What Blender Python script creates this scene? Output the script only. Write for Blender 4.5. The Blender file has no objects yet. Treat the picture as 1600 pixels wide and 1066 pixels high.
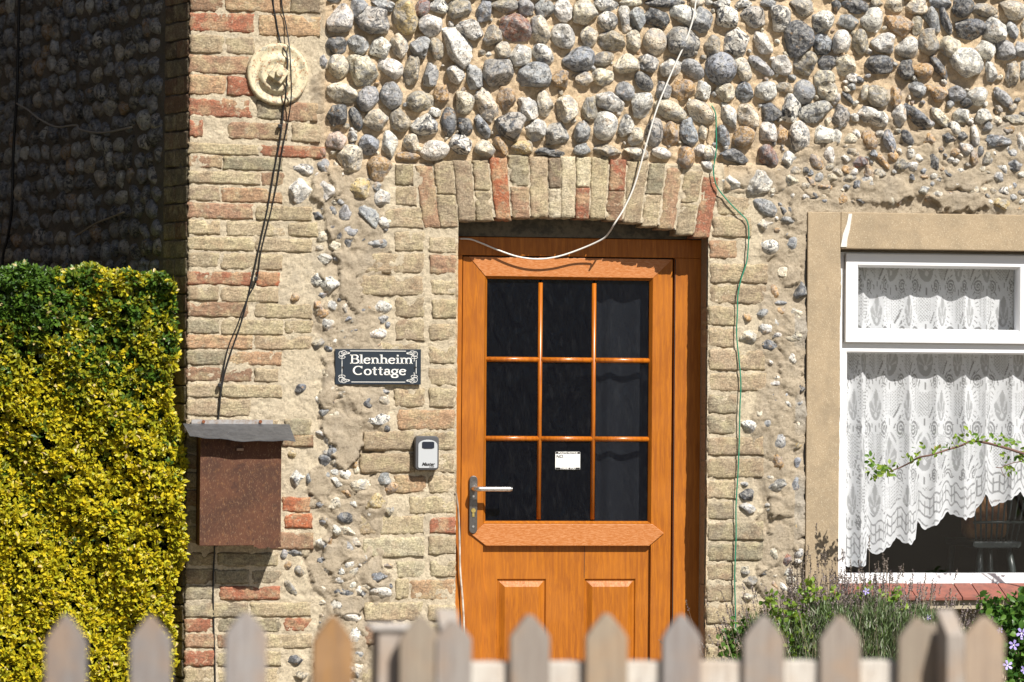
import bpy, math, random
import numpy as np
from mathutils import Vector, Matrix, Euler
random.seed(7); rng = np.random.default_rng(11)
scene = bpy.context.scene
C = scene.collection
# ------------------------------------------------------------------ camera
S = 0.0024                                   # metres per photo pixel on the cottage wall
CAMP = Vector((-2.592, -14.4, 1.45))
AIM = Vector((0.0, 0.0, 1.45 + 67 * S))
FW = (AIM - CAMP).normalized()
R0 = FW.cross(Vector((0, 0, 1))).normalized(); U0 = R0.cross(FW)
ROLL = 0.008
RT = (R0 * math.cos(ROLL) + U0 * math.sin(ROLL)).normalized()
UP = RT.cross(FW)
FPX = (AIM - CAMP).length / S
cam_data = bpy.data.cameras.new('camera'); cam = bpy.data.objects.new('camera', cam_data); C.objects.link(cam)
cam.matrix_world = Matrix(((RT.x, UP.x, -FW.x, CAMP.x), (RT.y, UP.y, -FW.y, CAMP.y), (RT.z, UP.z, -FW.z, CAMP.z), (0, 0, 0, 1)))
cam_data.sensor_width = 36; cam_data.lens = 36 * FPX / 1600
cam_data.clip_start = 0.1; cam_data.clip_end = 2000
cam_data.dof.use_dof = True; cam_data.dof.focus_distance = (AIM - CAMP).length; cam_data.dof.aperture_fstop = 4.2
scene.camera = cam
# ------------------------------------------------------------------ light
SUN = Vector((0.42, -1.0, 1.12)).normalized()
world = bpy.data.worlds.new('World'); scene.world = world; world.use_nodes = True
wn = world.node_tree.nodes; wl = world.node_tree.links
sky = wn.new('ShaderNodeTexSky'); sky.sky_type = 'NISHITA'; sky.sun_disc = False
sky.sun_elevation = math.asin(SUN.z); sky.sun_rotation = math.atan2(SUN.x, SUN.y)
wn['Background'].inputs['Strength'].default_value = 0.05
wl.new(sky.outputs[0], wn['Background'].inputs['Color'])
sd = bpy.data.lights.new('sun', 'SUN'); sd.energy = 5.0; sd.angle = math.radians(0.5); sd.color = (1.0, 0.95, 0.87)
sun = bpy.data.objects.new('sun', sd); C.objects.link(sun)
sun.rotation_euler = SUN.to_track_quat('Z', 'Y').to_euler()
scene.view_settings.view_transform = 'Standard'; scene.view_settings.look = 'None'
scene.view_settings.exposure = 0.55; scene.view_settings.gamma = 1.0
scene.render.engine = 'CYCLES'
scene.cycles.transparent_max_bounces = 16

def P(px, py, y=0.0):
    """world point seen at photo pixel on the vertical plane y"""
    d = FW * FPX + RT * (px - 800) - UP * (py - 533)
    return CAMP + d * ((y - CAMP.y) / d.y)
def proj(X, Y, Z):
    v = np.stack([X - CAMP.x, Y - CAMP.y, Z - CAMP.z], -1)
    w = v @ np.array(FW); return 800 + FPX * (v @ np.array(RT)) / w, 533 - FPX * (v @ np.array(UP)) / w
# ------------------------------------------------------------------ object helpers
def link(o, parent=None):
    C.objects.link(o)
    if parent is not None: o.parent = parent
    return o
def tag(o, label=None, cat=None, group=None, kind=None):
    if label: o['label'] = label
    if cat: o['category'] = cat
    if group: o['group'] = group
    if kind: o['kind'] = kind
    return o
def empty(name, label, cat, loc=(0, 0, 0), group=None):
    o = bpy.data.objects.new(name, None); o.empty_display_size = 0.05; o.location = loc
    link(o); return tag(o, label, cat, group)
def mesh(name, V, F, m=None, smooth=False, col=None):
    me = bpy.data.meshes.new(name)
    if isinstance(F, np.ndarray):
        V = np.asarray(V, dtype=np.float32); n = F.shape[1]
        me.vertices.add(len(V)); me.vertices.foreach_set('co', V.ravel())
        me.loops.add(F.size); me.loops.foreach_set('vertex_index', F.ravel().astype(np.int32))
        me.polygons.add(len(F)); me.polygons.foreach_set('loop_start', np.arange(0, F.size, n, dtype=np.int32))
        me.update(calc_edges=True)
    else:
        me.from_pydata([tuple(v) for v in V], [], F); me.update()
    if m: me.materials.append(m)
    if smooth: me.polygons.foreach_set('use_smooth', np.ones(len(me.polygons), dtype=bool))
    if col is not None:
        a = me.color_attributes.new('col', 'FLOAT_COLOR', 'POINT')
        c = np.ones((len(V), 4), dtype=np.float32); c[:, :3] = np.asarray(col)[:, :3]
        if np.asarray(col).shape[1] > 3: c[:, 3] = np.asarray(col)[:, 3]
        a.data.foreach_set('color', c.ravel())
    return me
def obj(name, me, parent=None, loc=None):
    o = bpy.data.objects.new(name, me); link(o, parent)
    if loc is not None: o.location = loc
    return o
class MB:
    """gathers simple shapes for ONE mesh object"""
    def __init__(s): s.v = []; s.f = []
    def add(s, V, F):
        n = len(s.v); s.v += [tuple(v) for v in V]; s.f += [tuple(i + n for i in f) for f in F]; return s
    def box(s, x0, x1, y0, y1, z0, z1):
        V = [(x, y, z) for x in (x0, x1) for y in (y0, y1) for z in (z0, z1)]
        return s.add(V, [(0, 1, 3, 2), (4, 6, 7, 5), (0, 4, 5, 1), (2, 3, 7, 6), (0, 2, 6, 4), (1, 5, 7, 3)])
    def prism(s, pts, y0, y1):
        """polygon (x,z) swept from y0 (front) to y1"""
        n = len(pts); V = [(p[0], y0, p[1]) for p in pts] + [(p[0], y1, p[1]) for p in pts]
        return s.add(V, [tuple(range(n)), tuple(range(2 * n - 1, n - 1, -1))] + [(i, i + n, (i + 1) % n + n, (i + 1) % n) for i in range(n)])
    def tube(s, pts, r, n=8, caps=True):
        pts = [Vector(p) for p in pts]; V = []; F = []
        rr = r if hasattr(r, '__len__') else [r] * len(pts)
        prev = None
        for i, p in enumerate(pts):
            t = (pts[min(i + 1, len(pts) - 1)] - pts[max(i - 1, 0)]).normalized()
            a = Vector((0, 1, 0)) if abs(t.y) < .9 else Vector((1, 0, 0))
            u = t.cross(a).normalized() if prev is None else (prev - t * prev.dot(t)).normalized()
            prev = u; w = t.cross(u)
            for k in range(n):
                q = 2 * math.pi * k / n; V.append(p + (u * math.cos(q) + w * math.sin(q)) * rr[i])
        for i in range(len(pts) - 1):
            for k in range(n):
                a = i * n + k; b = i * n + (k + 1) % n; F.append((a, b, b + n, a + n))
        if caps: F += [tuple(range(n))[::-1], tuple(range((len(pts) - 1) * n, len(pts) * n))]
        return s.add(V, F)
    def build(s, name, m, parent=None, smooth=False, bevel=0, seg=2):
        me = mesh(name, s.v, s.f, m, smooth)
        o = obj(name, me, parent)
        import bmesh
        bm = bmesh.new(); bm.from_mesh(me)
        bmesh.ops.recalc_face_normals(bm, faces=bm.faces)
        if bevel:
            bmesh.ops.bevel(bm, geom=[e for e in bm.edges if len(e.link_faces) == 2 and e.calc_face_angle(0) > .5], offset=bevel, segments=seg, affect='EDGES', profile=.6)
        bm.to_mesh(me); bm.free()
        return o
def smooth_path(pts, n=6):
    pts = [Vector(p) for p in pts]; out = []
    for i in range(len(pts) - 1):
        p0 = pts[max(i - 1, 0)]; p1 = pts[i]; p2 = pts[i + 1]; p3 = pts[min(i + 2, len(pts) - 1)]
        for k in range(n):
            t = k / n
            out.append(.5 * ((2 * p1) + (p2 - p0) * t + (2 * p0 - 5 * p1 + 4 * p2 - p3) * t * t + (3 * p1 - p0 - 3 * p2 + p3) * t ** 3))
    out.append(pts[-1]); return out
def vnoise(shape, cell, seed):
    """smooth value noise on a grid of that shape with that cell size"""
    r = np.random.default_rng(seed); h, w = shape
    gh, gw = int(h / cell) + 3, int(w / cell) + 3; g = r.random((gh, gw)) * 2 - 1
    yy = np.arange(h) / cell; xx = np.arange(w) / cell
    yi = yy.astype(int); xi = xx.astype(int); fy = yy - yi; fx = xx - xi
    fy = (fy * fy * (3 - 2 * fy))[:, None]; fx = (fx * fx * (3 - 2 * fx))[None]
    a = g[np.ix_(yi, xi)]; b = g[np.ix_(yi, xi + 1)]; c = g[np.ix_(yi + 1, xi)]; d = g[np.ix_(yi + 1, xi + 1)]
    return (a * (1 - fx) + b * fx) * (1 - fy) + (c * (1 - fx) + d * fx) * fy
# ------------------------------------------------------------------ materials
class Mat:
    def __init__(s, name):
        s.m = bpy.data.materials.new(name); s.m.use_nodes = True; s.nt = s.m.node_tree; s.n = s.nt.nodes; s.b = s.n['Principled BSDF']; s.out = s.n['Material Output']
        s.tc = None
    def node(s, t, **k):
        n = s.n.new(t)
        for a, v in k.items(): setattr(n, a, v)
        return n
    def L(s, a, b): s.nt.links.new(a, b)
    def set(s, n, key, v):
        if hasattr(v, 'is_output') or isinstance(v, bpy.types.NodeSocket): s.L(v, n.inputs[key])
        else: n.inputs[key].default_value = v
    def pos(s): return s.node('ShaderNodeNewGeometry').outputs['Position']
    def oc(s): return s.node('ShaderNodeTexCoord').outputs['Object']
    def mapping(s, v, scale=(1, 1, 1), loc=(0, 0, 0), rot=(0, 0, 0)):
        n = s.node('ShaderNodeMapping'); s.L(v, n.inputs['Vector']); s.set(n, 'Scale', scale); s.set(n, 'Location', loc); s.set(n, 'Rotation', rot); return n.outputs[0]
    def noise(s, v, scale, detail=3, rough=.55, dist=0.0):
        n = s.node('ShaderNodeTexNoise'); s.L(v, n.inputs['Vector']); s.set(n, 'Scale', scale); s.set(n, 'Detail', detail); s.set(n, 'Roughness', rough); s.set(n, 'Distortion', dist); return n.outputs[0]
    def voro(s, v, scale, feature='F1', out='Distance'):
        n = s.node('ShaderNodeTexVoronoi', feature=feature); s.L(v, n.inputs['Vector']); s.set(n, 'Scale', scale); return n.outputs[out]
    def ramp(s, v, lo, hi, a=0.0, b=1.0):
        n = s.node('ShaderNodeMapRange'); n.interpolation_type = 'SMOOTHSTEP'; s.set(n, 'Value', v); s.set(n, 'From Min', lo); s.set(n, 'From Max', hi); s.set(n, 'To Min', a); s.set(n, 'To Max', b); return n.outputs[0]
    def math(s, op, a, b=0.0):
        n = s.node('ShaderNodeMath', operation=op); s.set(n, 0, a); s.set(n, 1, b); return n.outputs[0]
    def mix(s, f, a, b, blend='MIX'):
        n = s.node('ShaderNodeMix', data_type='RGBA', blend_type=blend); s.set(n, 0, f)
        for k, v in ((6, a), (7, b)):
            if isinstance(v, tuple) and len(v) == 3: v = v + (1.0,)
            s.set(n, k, v)
        return n.outputs[2]
    def bump(s, h, strength, dist, prev=None):
        n = s.node('ShaderNodeBump'); s.set(n, 'Height', h); s.set(n, 'Strength', strength); s.set(n, 'Distance', dist)
        if prev is not None: s.L(prev, n.inputs['Normal'])
        return n.outputs[0]
    def fin(s, color=None, rough=None, normal=None, metal=None, spec=None):
        if color is not None: s.set(s.b, 'Base Color', color + (1.0,) if isinstance(color, tuple) and len(color) == 3 else color)
        if rough is not None: s.set(s.b, 'Roughness', rough)
        if normal is not None: s.L(normal, s.b.inputs['Normal'])
        if metal is not None: s.set(s.b, 'Metallic', metal)
        if spec is not None: s.set(s.b, 'Specular IOR Level', spec)
        return s.m
def objcol(M):
    n = M.node('ShaderNodeObjectInfo'); return n.outputs['Color'], n.outputs['Alpha'], n.outputs['Random']
def attcol(M):
    n = M.node('ShaderNodeAttribute'); n.attribute_name = 'col'; return n.outputs['Color'], n.outputs['Alpha']

def flint_mat(name, from_attr):
    M = Mat(name); p = M.pos()
    if from_attr: c, a = attcol(M)
    else: c, a, r = objcol(M)
    big = M.noise(p, 30, 4, .6, 1.4); fine = M.noise(p, 260, 4, .7)
    patch = M.ramp(big, .505, .555)
    f = M.math('MULTIPLY', patch, a)
    dark = M.mix(M.ramp(fine, .4, .65), (.020, .024, .032), (.14, .145, .155))
    base = M.mix(M.ramp(M.noise(M.mapping(p, loc=(2, 8, 5)), 75, 4, .7, .5), .42, .60, 0, .55), c, M.mix(.55, c, (.80, .77, .72)))
    base = M.mix(f, base, dark)
    spot = M.ramp(M.noise(M.mapping(p, loc=(6, 1, 9)), 110, 3, .6), .60, .635)
    base = M.mix(M.math('MULTIPLY', spot, .9), base, (.022, .025, .032))
    smoke = M.ramp(M.noise(M.mapping(p, loc=(1, 5, 2)), 24, 3, .5, 1.0), .46, .66, 0, .75)
    base = M.mix(smoke, base, M.mix(.8, base, (.24, .26, .30)))
    # chalky rind on dark stones, ochre stains
    rind = M.ramp(M.noise(p, 55, 2, .5, .3), .56, .62)
    base = M.mix(M.math('MULTIPLY', rind, .42), base, M.mix(M.ramp(fine, .3, .7), (.36, .34, .30), (.68, .65, .58)))
    stain = M.ramp(M.noise(M.mapping(p, loc=(5, 3, 1)), 30, 3, .6), .60, .70)
    base = M.mix(M.math('MULTIPLY', M.math('MULTIPLY', stain, .6), M.math('SUBTRACT', 1.0, M.math('MULTIPLY', a, .6))), base, (.50, .30, .12))
    base = M.mix(M.ramp(fine, .35, .7, 0, .45), base, M.mix(.6, base, (.12, .11, .10)))
    crack = M.ramp(M.voro(M.mapping(p, scale=(1, 1, 1)), 95, 'DISTANCE_TO_EDGE'), .0, .035, 1, 0)
    crack = M.math('MULTIPLY', crack, M.ramp(M.noise(p, 60, 2), .52, .6))
    base = M.mix(M.math('MULTIPLY', crack, .5), base, (.10, .09, .08))
    fac = M.voro(M.mapping(p, scale=(1, 1, 1)), 55, 'SMOOTH_F1')
    n1 = M.bump(M.noise(p, 55, 6, .62, 1.2), 1.0, .011); n1 = M.bump(fac, .45, .008, n1)
    n2 = M.bump(crack, -.6, .003, n1)
    base = M.mix(M.ramp(M.noise(M.mapping(p, loc=(4, 4, 4)), 190, 5, .8), .5, .64, 0, .55), base, M.mix(.65, base, (.05, .045, .04)))
    rough = M.math('SUBTRACT', .72, M.math('MULTIPLY', f, .38))
    return M.fin(base, rough, n2)
m_flint = flint_mat('flint_stone', False); m_flint_bits = flint_mat('flint_chips', True)

def brick_mat():
    M = Mat('old_brick'); p = M.pos(); c, a, r = objcol(M)
    c = M.mix(M.ramp(M.noise(M.mapping(p, loc=(4, 9, 1)), 13, 3, .6), .52, .66, 0, .4), c, M.mix(.6, c, (.56, .33, .20)))
    c = M.mix(M.ramp(M.noise(M.mapping(p, loc=(2, 3, 8)), 15, 3, .6), .46, .60, 0, .65), c, M.mix(.65, c, (.68, .60, .36)))
    soft = M.noise(p, 22, 3, .55); fine = M.noise(p, 150, 5, .72); gr = M.noise(p, 600, 2, .6)
    base = M.mix(M.ramp(soft, .35, .68, 0, .5), c, M.mix(.5, c, (.30, .19, .12)))
    base = M.mix(M.ramp(M.noise(M.mapping(p, loc=(3, 1, 7)), 45, 4, .7), .50, .64, 0, .62), base, M.mix(.62, base, (.14, .11, .08)))
    base = M.mix(M.ramp(M.noise(M.mapping(p, loc=(9, 4, 2)), 60, 4, .65), .57, .66, 0, .6), base, (.62, .53, .38))
    base = M.mix(M.ramp(fine, .40, .60, .6, 0), base, M.mix(.75, base, (.07, .05, .035)))
    base = M.mix(M.ramp(M.noise(M.mapping(p, loc=(1, 7, 3), scale=(.5, 1, 1.6)), 38, 5, .75), .55, .63, 0, .55), base, M.mix(.5, base, (.09, .07, .055)))
    base = M.mix(M.ramp(gr, .55, .75, 0, .3), base, (.62, .55, .42))
    pit = M.ramp(M.voro(M.mapping(p, scale=(1, 1, 1.5)), 120), .0, .28, 1, 0)
    pit = M.math('MULTIPLY', pit, M.ramp(M.noise(p, 35, 2), .48, .58))
    base = M.mix(M.math('MULTIPLY', pit, .7), base, (.06, .045, .03))
    n1 = M.bump(M.noise(M.mapping(p, scale=(.6, 1, 1.3)), 75, 6, .78), 1.0, .009)
    n2 = M.bump(pit, -.5, .004, n1); n3 = M.bump(gr, .3, .001, n2)
    return M.fin(base, .92, n3, spec=.2)
m_brick = brick_mat()

def mortar_mat():
    M = Mat('lime_mortar'); p = M.pos(); c, a = attcol(M)
    g = M.noise(p, 420, 3, .7); g2 = M.noise(p, 110, 4, .65); big = M.noise(p, 16, 3, .6)
    base = M.mix(M.ramp(big, .35, .7, 0, .35), c, M.mix(.5, c, (.42, .33, .24)))
    base = M.mix(M.ramp(g2, .46, .64, 0, .5), base, M.mix(.7, base, (.20, .15, .10)))
    base = M.mix(M.ramp(M.noise(M.mapping(p, loc=(7, 7, 7)), 7, 5, .65), .48, .66, 0, .5), base, M.mix(.5, base, (.34, .31, .27)))
    hole = M.math('MULTIPLY', M.ramp(M.voro(M.mapping(p, loc=(1, 2, 3)), 75), .0, .22, 1, 0), M.ramp(M.noise(p, 33, 2), .53, .6)); base = M.mix(M.math('MULTIPLY', hole, .8), base, (.09, .06, .04))
    base = M.mix(M.ramp(g, .56, .70, 0, .45), base, (.72, .64, .50))
    base = M.mix(M.ramp(g, .30, .42, .4, 0), base, (.16, .12, .08))
    grit = M.ramp(M.voro(p, 230), .0, .2, 1, 0)
    n1 = M.bump(M.noise(p, 60, 8, .78), 1.0, .012); n2 = M.bump(g, .8, .002, n1); n3 = M.bump(grit, .6, .002, n2)
    return M.fin(base, .95, n3, spec=.15)
m_mortar = mortar_mat()

def simple(name, col, rough=.5, metal=0.0, spec=None, bump=None, var=None):
    M = Mat(name); p = M.pos(); c = col + (1.0,)
    if var: c = M.mix(M.ramp(M.noise(p, var[0], 4, .65), .38, .66), col, var[1])
    n = M.bump(M.noise(p, bump[0], 4, .6), bump[1], bump[2]) if bump else None
    return M.fin(c, rough, n, metal, spec)

def oak_mat():
    M = Mat('golden_oak_foil'); p = M.pos()
    stretch = M.mapping(p, scale=(1, 1, .085))
    g = M.noise(stretch, 95, 4, .6, 1.2); g2 = M.noise(M.mapping(p, scale=(1, 1, .05)), 420, 3, .6)
    ring = M.node('ShaderNodeTexWave'); ring.wave_type = 'RINGS'; ring.rings_direction = 'SPHERICAL'
    M.L(M.mapping(p, scale=(1, 1, .14), loc=(.13, 0, -.06)), ring.inputs['Vector']); M.set(ring, 'Scale', 14.0); M.set(ring, 'Distortion', 5.0); M.set(ring, 'Detail', 2.0); M.set(ring, 'Detail Scale', 1.2)
    base = M.mix(M.ramp(g, .35, .68), (.42, .136, .010), (.30, .088, .006))
    base = M.mix(M.ramp(ring.outputs[1], .2, .9, 0, .35), base, (.25, .070, .006))
    base = M.mix(M.ramp(g2, .5, .7, 0, .35), base, (.21, .060, .007))
    base = M.mix(M.ramp(M.noise(p, 5, 2), .4, .7, 0, .25), base, (.54, .19, .025))
    base = M.mix(M.ramp(M.noise(M.mapping(p, scale=(1.5, 1, .5)), 9, 4, .7), .55, .75, 0, .3), base, (.30, .10, .02))
    n = M.bump(g2, .25, .0008)
    return M.fin(base, M.ramp(g, .3, .7, .38, .55), n, spec=.3)
m_oak = oak_mat()
def bar_mat():
    M = Mat('glossy_oak_bead'); p = M.pos(); g = M.noise(M.mapping(p, scale=(1, 1, .1)), 120, 3, .6)
    return M.fin(M.mix(M.ramp(g, .35, .68), (.47, .137, .008), (.33, .086, .005)), .33, spec=.7)
m_oakbar = bar_mat()
def grain_mat():   # the weather-faded rails with the grain running across
    M = Mat('faded_oak_foil'); p = M.pos()
    s = M.noise(M.mapping(p, scale=(.12, 1, 1)), 420, 4, .65, .6)
    base = M.mix(M.ramp(s, .42, .62), (.40, .125, .018), (.52, .22, .08))
    n = M.bump(s, .4, .001)
    return M.fin(base, .5, n)
m_oakfade = grain_mat()
m_gap = simple('rubber_gasket', (.012, .010, .009), .7)
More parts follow.
